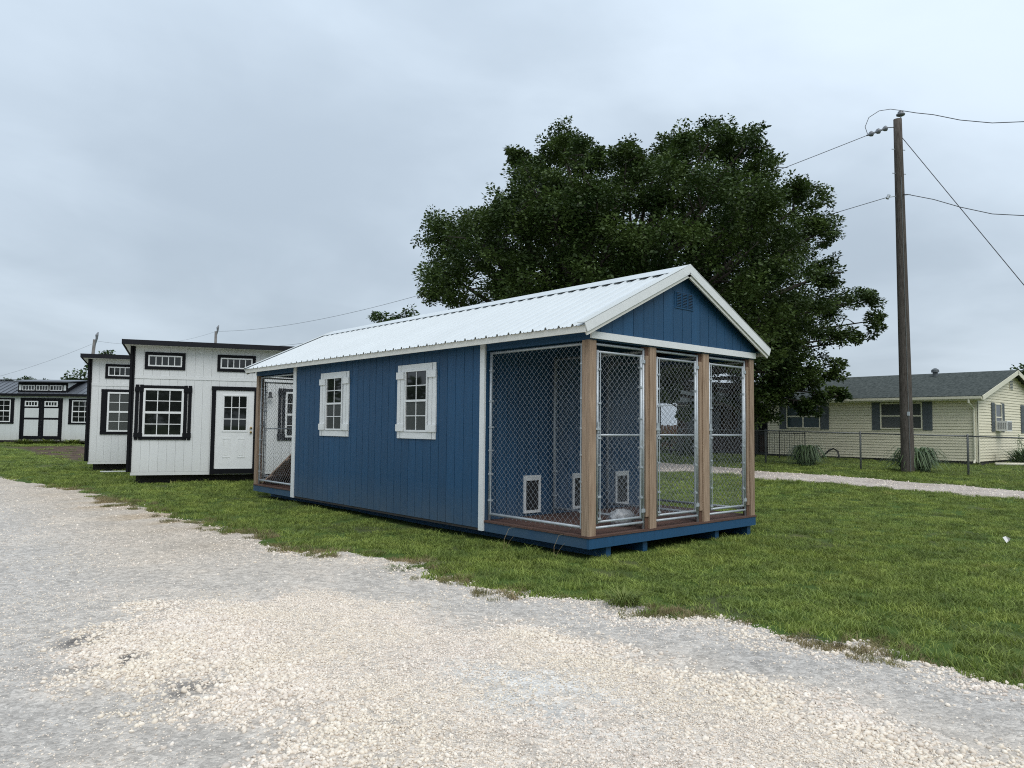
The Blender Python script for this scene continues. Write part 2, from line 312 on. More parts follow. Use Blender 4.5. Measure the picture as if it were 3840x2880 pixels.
class FB(MB):
    """boxes in wall coordinates: u along the wall, w outward, z up"""
    def __init__(s, F): super().__init__(); s.F = F
    def P(s, u, w, z):
        o, e, n = s.F; return (o[0]+e[0]*u+n[0]*w, o[1]+e[1]*u+n[1]*w, o[2]+z)
    def b(s, u0, u1, z0, z1, w0, w1, za=None, zb=None):
        """za, zb: top heights at u0 and u1 if sloped"""
        za = z1 if za is None else za; zb = z1 if zb is None else zb
        pts = [s.P(u0, w0, z0), s.P(u1, w0, z0), s.P(u1, w1, z0), s.P(u0, w1, z0), s.P(u0, w0, za), s.P(u1, w0, zb), s.P(u1, w1, zb), s.P(u0, w1, za)]
        fs = [(0, 3, 2, 1), (4, 5, 6, 7), (0, 1, 5, 4), (1, 2, 6, 5), (2, 3, 7, 6), (3, 0, 4, 7)]
        o, e, n = s.F
        if e[0]*n[1]-e[1]*n[0] < 0: fs = [f[::-1] for f in fs]
        s.poly(pts, fs); return s
def np_mesh(name, V, F, material, parent=None, smooth=False, **props):
    """V (n,3), F (m,k) with constant k"""
    m = bpy.data.meshes.new(name); V = np.ascontiguousarray(V, np.float32); F = np.ascontiguousarray(F, np.int32); k = F.shape[1]
    m.vertices.add(len(V)); m.vertices.foreach_set('co', V.ravel()); m.loops.add(F.size); m.loops.foreach_set('vertex_index', F.ravel())
    m.polygons.add(len(F)); m.polygons.foreach_set('loop_start', np.arange(len(F), dtype=np.int32)*k); m.polygons.foreach_set('loop_total', np.full(len(F), k, np.int32))
    if smooth: m.polygons.foreach_set('use_smooth', np.ones(len(F), bool))
    m.update(calc_edges=True); m.validate()
    if material is None: return m
    o = bpy.data.objects.new(name, m); COL.objects.link(o); m.materials.append(MT[material])
    if parent is not None: o.parent = parent
    for kk, v in props.items(): o[kk] = v
    return o
def thing(name, label, cat, loc=(0, 0, 0), rotz=0.0, group=None):
    o = bpy.data.objects.new(name, None); COL.objects.link(o); o.empty_display_size = .2
    o.location = loc; o.rotation_euler = (0, 0, rotz); o['label'] = label; o['category'] = cat
    if group: o['group'] = group
    return o
def tag(o, label, cat, group=None):
    o['label'] = label; o['category'] = cat
    if group: o['group'] = group
    return o

# ================================================================== SETTING
ROAD_EDGE = [(-4.4, 33.0), (-3.9, 24.0), (-3.43, 19.04), (-3.15, 16.48), (-2.56, 13.21), (-2.41, 8.46), (-2.37, 6.16), (-2.38, 4.03), (-2.41, 2.85), (-2.14, 2.22), (-1.72, 1.30), (-1.82, 0.37), (-1.68, -0.33), (-1.66, -0.81), (-1.41, -1.18), (-1.39, -1.65), (-1.57, -1.96), (-1.47, -2.26), (-1.19, -2.38), (-0.87, -2.39), (-1.27, -2.88), (-1.25, -3.14), (-1.12, -3.39), (-0.83, -3.53), (-0.99, -3.85), (-0.99, -4.17), (-1.08, -4.41), (-1.00, -4.57), (-0.9, -7.0), (-0.8, -14.0)]
ROAD = ROAD_EDGE + [(-13.0, -14.0), (-13.0, 33.0)]
PILE = [(-5.48, -0.40), (-5.26, 0.00), (-4.92, 0.44), (-4.52, 0.88), (-4.16, 0.81), (-3.69, 0.65), (-3.14, 0.46), (-2.88, -0.33), (-2.66, -1.04), (-2.59, -1.80), (-2.49, -2.42), (-2.40, -2.95), (-2.45, -3.36), (-2.29, -3.70), (-2.30, -4.11), (-2.30, -4.47), (-2.31, -4.74), (-2.29, -4.89), (-2.2, -8.5), (-4.9, -8.5), (-5.0, -4.0), (-5.05, -2.62), (-5.00, -2.27), (-5.13, -1.86), (-5.12, -1.34), (-5.37, -0.94)]
DRIVE_NEAR = [(9.5, 11.2), (11.0, 9.3), (11.90, 8.18), (12.6, 7.3), (12.75, 6.6), (12.47, 5.79), (12.3, 5.00), (12.57, 3.64), (12.85, 2.00), (12.75, 0.34), (12.82, -1.12), (12.9, -16)]
DRIVE_FAR = [(12.5, 15.2), (14.3, 12.6), (15.44, 10.91), (15.7, 9.64), (15.5, 8.53), (15.35, 7.63), (15.1, 6.69), (15.25, 5.01), (15.11, 2.89), (14.9, 1.03), (14.93, -0.59), (15.0, -16)]
DRIVE = DRIVE_NEAR + DRIVE_FAR[::-1]
SOIL = [(-0.9, 36.5), (2.2, 36.0), (2.6, 33.5), (1.6, 26.5), (-0.3, 25.2), (-0.6, 30)]

def grid_mesh(xs, ys):
    X, Y = np.meshgrid(xs, ys); nx, ny = len(xs), len(ys)
    i = np.arange(nx*ny).reshape(ny, nx); F = np.stack([i[:-1, :-1], i[:-1, 1:], i[1:, 1:], i[1:, :-1]], -1).reshape(-1, 4)
    return X.ravel(), Y.ravel(), F
def axis(pts):
    a = []
    for (p, q, st) in pts: a += list(np.arange(p, q, st))
    return np.array(a+[pts[-1][1]])
# ground: one sheet to the horizon
gx, gy, gf = grid_mesh(axis([(-700, -60, 40), (-60, -14, 2), (-14, 30, .25), (30, 70, 1.5), (70, 900, 45)]), axis([(-700, -60, 40), (-60, -14, 2), (-14, 30, .25), (30, 80, 1.5), (80, 1200, 50)]))
gz = G(gx, gy) + (fbm(gx, gy, .8, 3)-.5)*.05
def worn(x, y): return sstep((fbm(x, y, 2.1, 92)-.665)*16)
ds = sdist(gx, gy, SOIL); soil = .4*worn(gx, gy)+ sstep((ds+.6+(fbm(gx, gy, 1.2, 5)-.5)*1.6)/.8)
ground = np_mesh('ground', np.stack([gx, gy, gz], 1), gf, 'ground', smooth=True, kind='structure')
at = ground.data.attributes.new('soil', 'FLOAT', 'POINT'); at.data.foreach_set('value', soil.astype(np.float32))
# under the kennel no mound
def GZ(x, y): return G(x, y) + (fbm(x, y, .8, 3)-.5)*.05

def edge_noise(x, y): return (fbm(x, y, 1.7, 21)-.5)*.95 + (fbm(x, y, 6, 22)-.5)*.75
def pile_mask(x, y): return sstep((sdist(x, y, PILE) + (fbm(x, y, 2.2, 31)-.5)*.9)/.85 + .35)
def road_z(x, y):
    d = sdist(x, y, ROAD) + edge_noise(x, y)*.6
    lift = np.clip(d*.12, -.05, .02)
    return GZ(x, y) + lift + pile_mask(x, y)*(.022+.045*(fbm(x, y, 1.6, 41)-.4)) + (fbm(x, y, 5, 42)-.5)*.012
rx, ry, rf = grid_mesh(axis([(-13, -7.5, .25), (-7.5, -.2, .05), (-.2, 0.3, .1)]), axis([(-14, -6.5, .4), (-6.5, 4, .05), (4, 33, .16)]))
rd = sdist(rx, ry, ROAD) + edge_noise(rx, ry)*.6
keep = (rd > -.35)[rf].any(1); rf = rf[keep]
used = np.unique(rf); mp_ = -np.ones(len(rx), int); mp_[used] = np.arange(len(used)); rx, ry, rf = rx[used], ry[used], mp_[rf]
road = np_mesh('gravel_road', np.stack([rx, ry, road_z(rx, ry)], 1), rf, 'road', smooth=True, kind='structure')
def put_attr(o, n, v): a = o.data.attributes.new(n, 'FLOAT', 'POINT'); a.data.foreach_set('value', np.clip(v, 0, 1).astype(np.float32))
# crushed grey stone along the verge and the wheel tracks, tan clay scrapes, dark damp spots
verge = sstep((1.35-sdist(rx, ry, ROAD))/.9)*sstep((1.5-ry)/2.5)
track = sstep((fbm(rx*1.6, ry*.22, .8, 51)-.5)*5+.4)*sstep((-4.2-rx+ry*.12)/1.5)
put_attr(road, 'grey', (verge*.75 + track*.55)*(.55+.9*fbm(rx, ry, 1.3, 52)))
warm = .42*sstep((rx+5.2)/2.2)*sstep((ry-.5)/3.5)*sstep((22-ry)/6)*(.5+fbm(rx, ry, .9, 56))
put_attr(road, 'tan', warm+sstep((1.3-np.abs(rx+2.55-.15*(fbm(rx, ry, .5, 8)-.5)*4))/1.0)*sstep((ry-4.5)/2.5)*sstep((14-ry)/4)*sstep((fbm(rx*.5, ry*2.2, .9, 53)-.5)*4+.35)*.85)
DSP = [(-5.22, -.03, .24, .9), (-5.28, -.57, .30, .9), (-5.02, -1.43, .26, .7), (-5.17, -.67, .24, .9), (-4.0, -1.9, .25, .2), (-1.9, -3.2, .3, .25)]
def dark_spot(x, y):
    d_ = np.zeros(len(x))
    for (a, b, c_, w) in DSP: d_ = np.maximum(d_, w*sstep(1.2-np.hypot(x-a, (y-b)*1.2)/c_)*sstep((fbm(x, y, 6, 61)-.5)*5+.6))
    return d_
dk = dark_spot(rx, ry)
put_attr(road, 'dark', dk)
put_attr(road, 'cream', pile_mask(rx, ry)*(.55+.6*fbm(rx, ry, 2.0, 54)))
put_attr(road, 'pale', .8*sstep(1.35-np.hypot((rx+3.52)/.42, (ry+2.8)/.85))*sstep((fbm(rx, ry, 3, 55)-.5)*5+.6))
# pinkish gravel drive in front of the yellow house
qx, qy, qf = grid_mesh(np.arange(8.5, 17.01, .2), np.arange(-16, 16.5, .2))
def drive_d(x, y): return sdist(x, y, DRIVE) + (fbm(x, y, 1.1, 71)-.5)*.7
qd = drive_d(qx, qy); kp = (qd > -.4)[qf].any(1); qf = qf[kp]; us = np.unique(qf); mm_ = -np.ones(len(qx), int); mm_[us] = np.arange(len(us)); qx, qy, qf = qx[us], qy[us], mm_[qf]
np_mesh('gravel_driveway', np.stack([qx, qy, GZ(qx, qy)+np.clip(qd[us]*.15, -.06, .03)], 1), qf, 'drive', smooth=True, kind='structure')

# ================================================================== KENNEL
W, LN, T1, T2 = 3.66, 9.82, 1.96, 7.88
kennel = thing('dog_kennel', 'long blue dog kennel building with white ribbed metal roof and chain link runs', 'kennel', (0, 0, .14))
MS = .48; ZR, ZE = 3.60, 2.625; OG = .132; OE = .205
def roofz(x): return ZE + MS*(min(x, W-x)+OE)
FL = ((0, 0, 0), (0, 1, 0), (-1, 0, 0)); FR = ((W, 0, 0), (0, 1, 0), (1, 0, 0))
FF = ((0, 0, 0), (1, 0, 0), (0, -1, 0)); FE = ((0, LN, 0), (1, 0, 0), (0, 1, 0))
FI = ((0, T1, 0), (1, 0, 0), (0, -1, 0)); FJ = ((0, T2, 0), (1, 0, 0), (0, 1, 0))
def planks(parent, F, u0, u1, z0, z1, mt, pitch=.203, w0=0.0, w1=.014, gap=.009, top=None, brk=None, name='plank'):
    n = max(1, int(round((u1-u0)/pitch))); e = [u0+(u1-u0)*i/n for i in range(n+1)]
    for i in range(n):
        a, b = e[i]+gap/2, e[i+1]-gap/2; m = FB(F)
        cuts = [a, b]
        if brk is not None and a < brk < b: cuts = [a, brk, b]
        for p, q in zip(cuts, cuts[1:]):
            if top is None: m.b(p, q, z0, z1, w0, w1)
            else:
                ta, tb = top(p), top(q)
                if max(ta, tb) <= z0+.005: continue
                m.b(p, q, z0, z1, w0, w1, max(ta, z0+.001), max(tb, z0+.001))
        if m.v: m.build(name, mt, parent)
# skids under the frame
for x in (.41, 1.115, 2.73, 3.57):
    m = MB(); m.box(x-.045, x+.045, .06, LN-.06, -.20, -.002); m.build('skid', 'blue_clean', kennel)
# rim boards
m = MB(); m.box(0, W, -.0, .038, 0, .122); m.build('rim_board', 'blue_clean', kennel)
m = MB(); m.box(0, W, LN-.038, LN, 0, .122); m.build('rim_board', 'blue_dirty', kennel)
for xa in (0, W-.038):
    m = MB(); m.box(xa, xa+.038, .039, LN-.039, 0, .122); m.build('rim_board', 'blue_dirty', kennel)
m = MB(); m.box(.04, W-.04, .04, LN-.04, .06, .1); m.build('subfloor', 'dark', kennel)
# deck boards of the two runs
for (ya, yb) in ((-.012, T1-.02), (T2+.02, LN+.012)):
    n = 14; st = (yb-ya)/n
    for i in range(n):
        m = MB(); m.box(-.012, W+.012, ya+i*st+.003, ya+(i+1)*st-.003, .123, .147); m.build('deck_board', 'deck', kennel)
# cabin: core, siding on all faces, corner boards
m = MB(); m.box(.002, W-.002, T1+.002, T2-.002, .1, 2.62); m.build('cabin_core', 'blue', kennel)
planks(kennel, FL, T1+.05, T2-.05, .035, 2.62, 'blue'); planks(kennel, FR, T1+.05, T2-.05, .035, 2.62, 'blue')
planks(kennel, FI, 0.0, W, .149, 2.66, 'blue', top=lambda u: min(roofz(u)-.05, 3.6), brk=W/2)
planks(kennel, FJ, 0.0, W, .149, 2.66, 'blue', top=lambda u: min(roofz(u)-.05, 3.6), brk=W/2)
for F in (FL, FR):
    for (a, b) in ((T1-.025, T1+.075), (T2-.075, T2+.05)):
        FB(F).b(a, b, .005, 2.60, .002, .032).build('corner_trim', 'white', kennel)
    FB(F).b(T1+.08, T2-.08, 0.0, .033, .0005, .006).build('sill_strip', 'skid', kennel)
# header beams over the runs
for F in (FL, FR):
    for (a, b) in ((.005, T1-.03), (T2+.055, LN-.005)):
        FB(F).b(a, b, 2.475, 2.64, -.045, -.004).build('header_beam', 'blue', kennel)
for F in (FF, FE):
    FB(F).b(.0, W, 2.491, 2.575, .004, .03).build('tie_beam_trim', 'white', kennel)
    FB(F).b(.05, W-.05, 2.478, 2.58, -.05, -.004).build('header_beam', 'blue', kennel)
    planks(kennel, F, -.02, W+.02, 2.578, 3.6, 'blue', w0=-.01, w1=.008, top=lambda u: roofz(u)-.055, brk=W/2)
# gable vents
for F in (FF, FE):
    v = FB(F); v.b(1.66, 2.08, 3.045, 3.275, .008, .018); vent = v.build('gable_vent', 'blue', kennel)
    for k in range(3):
        a = 1.69+k*.13; b = FB(F)
        for j in range(9): b.b(a, a+.095, 3.072+j*.021, 3.072+j*.021+.010, .018, .026)
        b.b(a-.006, a, 3.066, 3.262, .018, .027); b.b(a+.095, a+.101, 3.066, 3.262, .018, .027); b.build('louvre', 'blue', vent)
        FB(F).b(a, a+.095, 3.072, 3.26, .0183, .0195).build('louvre_back', 'dark', vent)
# roof: ribbed panels on both slopes
PW = .9167; NP = 11
prof = []
for k in range(4):
    o = k*PW/4; prof += [(o, 0), (o+.050, 0), (o+.066, .009), (o+.082, 0), (o+.125, 0), (o+.141, .009), (o+.157, 0), (o+.180, 0), (o+.194, .030), (o+.215, .030), (o+.229, 0)]
pv = [(y, h) for y, h in prof] + [(PW, 0)]
for side in (0, 1):
    for k in range(NP):
        y0 = -OG+k*PW; m = MB(); L_ = []
        for (yy, h) in pv:
            for (x, z) in ((-OE-.02, ZE-.0096), (W/2-.02, ZR-.0096)):
                X = x if side == 0 else W-x
                L_.append((X, y0+min(yy, PW-.0005), z+h))
        n = len(pv); fcs = []
        for i in range(n-1): a = 2*i; fcs.append((a, a+1, a+3, a+2) if side else (a, a+2, a+3, a+1))
        m.poly(L_, fcs); o = m.build('roof_panel', 'roof_white', kennel)
    # sheathing below
    m = MB(); a = (-OE+.02, ZE-.03+.0096) if side == 0 else (W+OE-.02, ZE-.03+.0096); b = (W/2, ZR-.03)
    m.poly([(a[0], -OG+.02, a[1]), (a[0], LN+OG-.02, a[1]), (b[0], LN+OG-.02, b[1]), (b[0], -OG+.02, b[1]), (a[0], -OG+.02, a[1]-.018), (a[0], LN+OG-.02, a[1]-.018), (b[0], LN+OG-.02, b[1]-.018), (b[0], -OG+.02, b[1]-.018)],
           [(0, 1, 2, 3), (7, 6, 5, 4), (0, 4, 5, 1), (1, 5, 6, 2), (2, 6, 7, 3), (3, 7, 4, 0)]); m.build('roof_sheathing', 'sheath', kennel)
    sg = 1 if side == 0 else -1; xe = -OE+.004 if side == 0 else W+OE-.004
    m = MB(); m.box(min(xe, xe+sg*.022), max(xe, xe+sg*.022), -OG+.012, LN+OG-.012, ZE-.088, ZE-.006); m.build('eave_fascia', 'cream', kennel)
    # soffit return between fascia and wall
    m = MB(); xs_ = sorted((xe+sg*.023, xe+sg*.20)); m.box(xs_[0], xs_[1], -OG+.02, LN+OG-.02, ZE-.035, ZE-.027); m.build('soffit', 'blue', kennel)
    # rake trims at both gables: face board, sub fascia, top flange
    for (yf, dr) in ((-OG, 1), (LN+OG, -1)):
        e0 = Vector((-OE-.02 if side == 0 else W+OE+.02, 0, ZE-.0096)); e1 = Vector((W/2, 0, ZR))
        nrm = Vector((-MS*sg, 0, 1)).normalized()
        def ln(off, y): return (e0+nrm*off+Vector((0, y, 0)), e1+nrm*off+Vector((0, y, 0)))
        m = MB(); p, q = ln(-.028, yf-dr*.004); m.beam(p, q, .012, .11, nrm); m.build('rake_trim', 'white', kennel)
        m = MB(); p, q = ln(.035, yf+dr*.05); m.beam(p, q, .125, .006, nrm); m.build('rake_flange', 'trim_grey', kennel)
        m = MB(); p, q = ln(-.10, yf+dr*.022); m.beam(p, q, .024, .05, nrm); m.build('sub_fascia', 'cream', kennel)
    m = MB(); dd = Vector((1*sg, 0, MS)).normalized(); nrm = Vector((-MS*sg, 0, 1)).normalized(); tp = Vector((W/2, 0, ZR+.035))
    a = tp-dd*.15; m.beam(a+Vector((0, -OG-.004, 0)), a+Vector((0, LN+OG+.004, 0)), .3, .004, nrm); m.build('ridge_cap', 'roof_white', kennel)
for yf in (-OG-.012, LN+OG-.002):
    m = MB(); zt = ZR+.030; m.poly([(W/2-.16, yf, zt-.16*MS-.10), (W/2, yf, zt-.105), (W/2+.16, yf, zt-.16*MS-.10), (W/2+.16, yf, zt-.16*MS+.012), (W/2, yf, zt+.012), (W/2-.16, yf, zt-.16*MS+.012)] + [(a, yf+.014, b) for a, b in ((W/2-.16, zt-.16*MS-.10), (W/2, zt-.105), (W/2+.16, zt-.16*MS-.10), (W/2+.16, zt-.16*MS+.012), (W/2, zt+.012), (W/2-.16, zt-.16*MS+.012))],
        [(0, 1, 4, 5), (1, 2, 3, 4), (7, 6, 11, 10), (8, 7, 10, 9), (5, 4, 10, 11), (4, 3, 9, 10), (1, 0, 6, 7), (2, 1, 7, 8), (0, 5, 11, 6), (3, 2, 8, 9)]); m.build('apex_cap', 'white', kennel)
for side in (0, 1):
    m = MB()
    for k in range(NP*4):
        y = -OG+k*PW/4+.012
        for f_ in (.04, .33, .62, .90):
            x = -OE+.02+(W/2+OE-.1)*f_; z = ZE+MS*(x+OE)+.002; X = x if side == 0 else W-x; m.box(X-.009, X+.009, y-.009, y+.009, z-.006, z+.012)
    m.build('roof_screw', 'ac_grille', kennel, kind='stuff')
# posts
def postset(F):
    m = FB(F); m.b(.0, .12, .1475, 2.476, -.125, -.003); m.build('post', 'post', kennel)
    for (a, b) in ((1.083, 1.274), (2.265, 2.469), (3.474, 3.648)):
        FB(F).b(a+.06, b, .1475, 2.476, -.12, -.003).build('post', 'post', kennel)
        FB(F).b(a, a+.058, .30, 2.36, -.11, -.02).build('post_strip', 'post', kennel)
        FB(F).b(a+.006, a+.058, .1475, .298, -.10, -.035).build('post_block', 'post_dark', kennel)
        FB(F).b(a+.006, a+.058, 2.362, 2.476, -.10, -.035).build('post_block', 'post_dark', kennel)
postset(FF); postset(FE)
# chain link
def chain(parent, F, u0, u1, z0, z1, w, p=.0437, r=.0022, mt='wire'):
    ns = int((u1-u0)/p); nz = int((z1-z0)/p); i, j = np.meshgrid(np.arange(ns), np.arange(nz+1), indexing='ij')
    par = ((i+j) % 2)*2-1
    U = u0+(i+.5)*(u1-u0)/ns + par*(u1-u0)/ns*.5; Z = z0+j*(z1-z0)/nz; Wd = w+((j % 2)*2-1)*.0022
    o, e, n = np.array(F[0]), np.array(F[1]), np.array(F[2])
    C = o+U[..., None]*e+Wd[..., None]*n+np.array([0, 0, 1.])*Z[..., None]
    V = np.stack([C+e*r, C-e*r*.5+n*r*.87, C-e*r*.5-n*r*.87], 2)                     # ns, nz+1, 3, 3
    idx = np.arange(V.shape[0]*V.shape[1]*3).reshape(V.shape[0], V.shape[1], 3); fs = []
    for k in range(3):
        a, b = idx[:, :-1, k], idx[:, :-1, (k+1) % 3]; fs.append(np.stack([a, b, idx[:, 1:, (k+1) % 3], idx[:, 1:, k]], -1).reshape(-1, 4))
    return np_mesh('chain_link', V.reshape(-1, 3), np.concatenate(fs), mt, parent, kind='stuff')
def bands(parent, F, u, w, zs, du=.03):
    for z in zs:
        FB(F).b(u-du, u+du, z-.011, z+.011, w-.022, w+.022).build('clamp_band', 'galv', parent)
def pipe(parent, F, pts, r=.02, name='pipe'):
    m = FB(F); m.tube([m.P(*p) for p in pts], r, 10); return m.build(name, 'galv', parent, smooth=True)
ZB = [.42, .78, 1.10, 1.42, 1.78, 2.2]
def side_panel(F, u0, u1, w=-.06):
    pn = pipe(kennel, F, [(u0, w, 2.44), (u1, w, 2.44)], .019, 'run_panel')
    pipe(pn, F, [(u0, w, .235), (u1, w, .235)], .019, 'bottom_rail')
    for u in (u0, u1): pipe(pn, F, [(u, w, .148), (u, w, 2.458)], .019, 'upright')
    for u, s in ((u0+.035, 1), (u1-.035, -1)):
        FB(F).b(u-.008, u+.008, .22, 2.45, w+.012, w+.018).build('tension_bar', 'galv', pn)
        bands(pn, F, u-s*.018, w+.002, ZB)
    chain(pn, F, u0+.03, u1-.03, .20, 2.46, w+.006)
    return pn
def gate(F, x0, x1):
    fr = pipe(kennel, F, [(x0+.012, -.05, 2.437), (x1-.012, -.05, 2.437)], .017, 'gate_frame')
    pipe(fr, F, [(x0+.012, -.05, .232), (x1-.012, -.05, .232)], .017, 'bottom_rail')
    for u in (x0+.02, x1-.02): pipe(fr, F, [(u, -.05, .148), (u, -.05, 2.45)], .017, 'jamb')
    a, b = x0+.065, x1-.07; g = pipe(kennel, F, [(a, -.045, 2.345), (b, -.045, 2.345)], .016, 'gate')
    pipe(g, F, [(a, -.045, .30), (b, -.045, .30)], .016, 'bottom_rail'); pipe(g, F, [(a, -.045, 1.337), (b, -.045, 1.337)], .014, 'middle_rail')
    pipe(g, F, [(a, -.045, .28), (a, -.045, 2.365)], .017, 'stile'); pipe(g, F, [(b, -.045, .28), (b, -.045, 2.365)], .019, 'stile')
    for u in (a+.04, b-.03): FB(F).b(u-.007, u+.007, .30, 2.345, -.036, -.030).build('tension_bar', 'galv', g)
    bands(g, F, a+.02, -.043, [.34, .60, .98, 1.30, 1.72, 2.13], .028); bands(g, F, b-.012, -.043, [.55, .93, 1.18, 1.55, 1.95, 2.2], .024)
    chain(g, F, a+.03, b-.02, .285, 2.355, -.036)
    for z in (.38, 2.28): FB(F).b(b-.01, x1-.005, z-.022, z+.022, -.066, -.026).build('hinge', 'galv', g)
    FB(F).b(x0-.02, a+.03, 1.40, 1.425, -.075, -.008).build('latch', 'galv', g)
    FB(F).b(a-.02, a+.012, 1.36, 1.50, -.06, -.02).build('latch_fork', 'galv', g)
    return g
for F in (FL, FR):
    side_panel(F, .145, T1-.06); side_panel(F, T2+.085, LN-.145)
for F in (FF, FE):
    for (a, b) in ((.12, 1.083), (1.274, 2.265), (2.469, 3.474)): gate(F, a, b)
for xp in (1.31, 2.50):
    FP = ((xp, 0, 0), (0, 1, 0), (-1, 0, 0)); side_panel(FP, .14, T1-.05, 0.0); side_panel(FP, T2+.06, LN-.14, 0.0)
# dog doors in both end walls of the cabin
for F in (FI, FJ):
    for xd in (.885, 1.89, 2.88):
        d = FB(F); d.b(xd-.165, xd-.125, .19, .73, .015, .038); d.b(xd+.125, xd+.165, .19, .73, .015, .038); d.b(xd-.125, xd+.125, .19, .23, .015, .038); d.b(xd-.125, xd+.125, .655, .73, .015, .04)
        dd = d.build('dog_door', 'white', kennel); FB(F).b(xd-.125, xd+.125, .23, .655, .015, .022).build('flap', 'rubber', dd)
# windows
def window(parent, F, u0, u1, z0, z1, cols, rows, fm='white', gm='glass', fr=.036, mun=.012, sashes=2, w=.015, deep=.03, gms=None):
    m = FB(F); m.b(u0, u0+fr, z0, z1, w, w+deep); m.b(u1-fr, u1, z0, z1, w, w+deep); m.b(u0+fr, u1-fr, z1-fr, z1, w, w+deep); m.b(u0+fr, u1-fr, z0, z0+fr, w, w+deep)
    win = m.build('window', fm, parent); H = (z1-z0-2*fr)
    for s in range(sashes):
        a, b = z0+fr+H*s/sashes, z0+fr+H*(s+1)/sashes
        if sashes > 1:
            if s > 0: a += fr*.55
            if s < sashes-1: b -= fr*.55
        pw = (u1-u0-2*fr)/cols; ph = (b-a)/rows
        for c in range(cols):
            for r in range(rows):
                FB(F).b(u0+fr+c*pw+mun*.3, u0+fr+(c+1)*pw-mun*.3, a+r*ph+mun*.3, a+(r+1)*ph-mun*.3, w, w+deep*.35).build('pane', (gms[s] if gms else gm), win)
        mb = FB(F)
        for c in range(1, cols): mb.b(u0+fr+c*pw-mun/2, u0+fr+c*pw+mun/2, a, b, w+deep*.36, w+deep*.62)
        for r in range(1, rows): mb.b(u0+fr, u1-fr, a+r*ph-mun/2, a+r*ph+mun/2, w+deep*.36, w+deep*.6)
        if mb.v: mb.build('muntin', fm, win)
    if sashes > 1:
        zc = z0+fr+H/2; FB(F).b(u0+fr, u1-fr, zc-fr*.55, zc+fr*.55, w, w+deep*.8).build('meeting_rail', fm, win)
    return win
for (u0, u1) in ((3.06, 4.14), (5.68, 6.78)):
    c = (u0+u1)/2; w_ = window(kennel, FL, c-.31, c+.31, 1.335, 2.30, 2, 2, gms=['glass_grey', 'glass'], fr=.03, mun=.014)
    z0, z1 = 1.23, 2.385
    FB(FL).b(u0+.02, u1-.02, z1-.115, z1, .016, .034).build('head_casing', 'white', kennel); FB(FL).b(u0+.02, u1-.02, z0, z0+.10, .016, .034).build('sill_casing', 'white', kennel)
    for a in (u0, u1-.215):
        for k in (0, 1): FB(FL).b(a+.012+k*.102, a+.101+k*.102, z0+.101, z1-.116, .016, .036).build('shutter_board', 'white', kennel)
        for zc in (z0+.165, z1-.165): FB(FL).b(a, a+.215, zc-.055, zc+.055, .037, .055).build('shutter_cleat', 'white', kennel)
    for a in (u0+.105, u1-.112):
        for (za, zb) in ((z1-.112, z1-.003), (z0+.003, z0+.097)): FB(FL).b(a, a+.007, za, zb, .034, .0355).build('casing_joint', 'shutter', kennel)

# plastic bag in the first run
def blob(name, c, r, mt, seed, n=14, rough=.25):
    m = MB(); rg = np.random.default_rng(seed); V = []; nf = n*2
    for i in range(n+1):
        for j in range(nf):
            th = math.pi*i/n; ph = 2*math.pi*j/nf; d = Vector((math.sin(th)*math.cos(ph), math.sin(th)*math.sin(ph), math.cos(th)))
            k = 1+rough*(vnoise(d.x*2+d.z*3, d.y*2+d.z, 1.5, seed)-.5)*2+rough*.5*(vnoise(d.x*5+9, d.y*5+d.z*4, 1.5, seed)-.5)
            V.append((c[0]+d.x*r[0]*k, c[1]+d.y*r[1]*k, max(c[2]+d.z*r[2]*k, c[2]-r[2]*.86)))
    fs = []
    for i in range(n):
        for j in range(nf): a = i*nf+j; b = i*nf+(j+1) % nf; fs.append((a, a+nf, b+nf, b))
    m.poly(V, fs); return m.build(name, mt, None, smooth=True)
o = blob('plastic_bag', (0, 0, 0), (.19, .15, .125), 'bag', 4); o.location = (1.08, .42, .14+.147+.107); tag(o, 'crumpled whitish plastic bag on the deck behind the first gate', 'bag')
# leaning board ramp in the far run
rmp = thing('wooden_ramp', 'brown board ramp leaning inside the far run of the kennel', 'ramp', (.1, 7.95, .14))
for k in range(6):
    m = MB(); m.beam((.02+k*.155+.07, 1.70, .165), (.02+k*.155+.07, .0, .98), .15, .03, (0, .4, 1)); m.build('board', 'ramp', rmp)
for y in (.45, 1.25): m = MB(); zc = .165+(1.70-y)*.479-.04; m.beam((.0, y, zc), (.97, y, zc), .09, .035, (0, .43, .9)); m.build('cleat', 'ramp', rmp)

# ================================================================== WHITE SHEDS
def shed_window(parent, F, u0, u1, z0, z1, cols, rows, style, gms=None):
    """black board trim with shutters round a white sash window; u,z are the outer trim"""
    if style == 'double':
        window(parent, F, u0+.185, u1-.185, z0+.085, z1-.09, cols, rows, gms=gms, fr=.05, mun=.02)
        FB(F).b(u0+.14, u1-.14, z1-.085, z1-.012, .016, .04).build('head_trim', 'black', parent); FB(F).b(u0+.14, u1-.14, z0+.005, z0+.08, .016, .04).build('sill_trim', 'black', parent)
        for a in (u0, u1-.18):
            for k in (0, 1): FB(F).b(a+k*.10, a+k*.10+.083, z0, z1, .016, .036).build('shutter_board', 'black', parent)
            for zc in (z0+.12, z1-.12): FB(F).b(a-.012, a+.192, zc-.06, zc+.06, .037, .055).build('shutter_cleat', 'black', parent)
    else:
        window(parent, F, u0+.18, u1-.18, z0+.085, z1-.085, cols, rows, gms=gms, fr=.05, mun=.02)
        FB(F).b(u0, u1, z1-.084, z1, .016, .042).build('head_trim', 'black', parent); FB(F).b(u0, u1, z0, z0+.084, .016, .042).build('sill_trim', 'black', parent)
        for a in (u0+.004, u1-.176): FB(F).b(a, a+.172, z0+.085, z1-.085, .016, .038).build('shutter_board', 'black', parent)
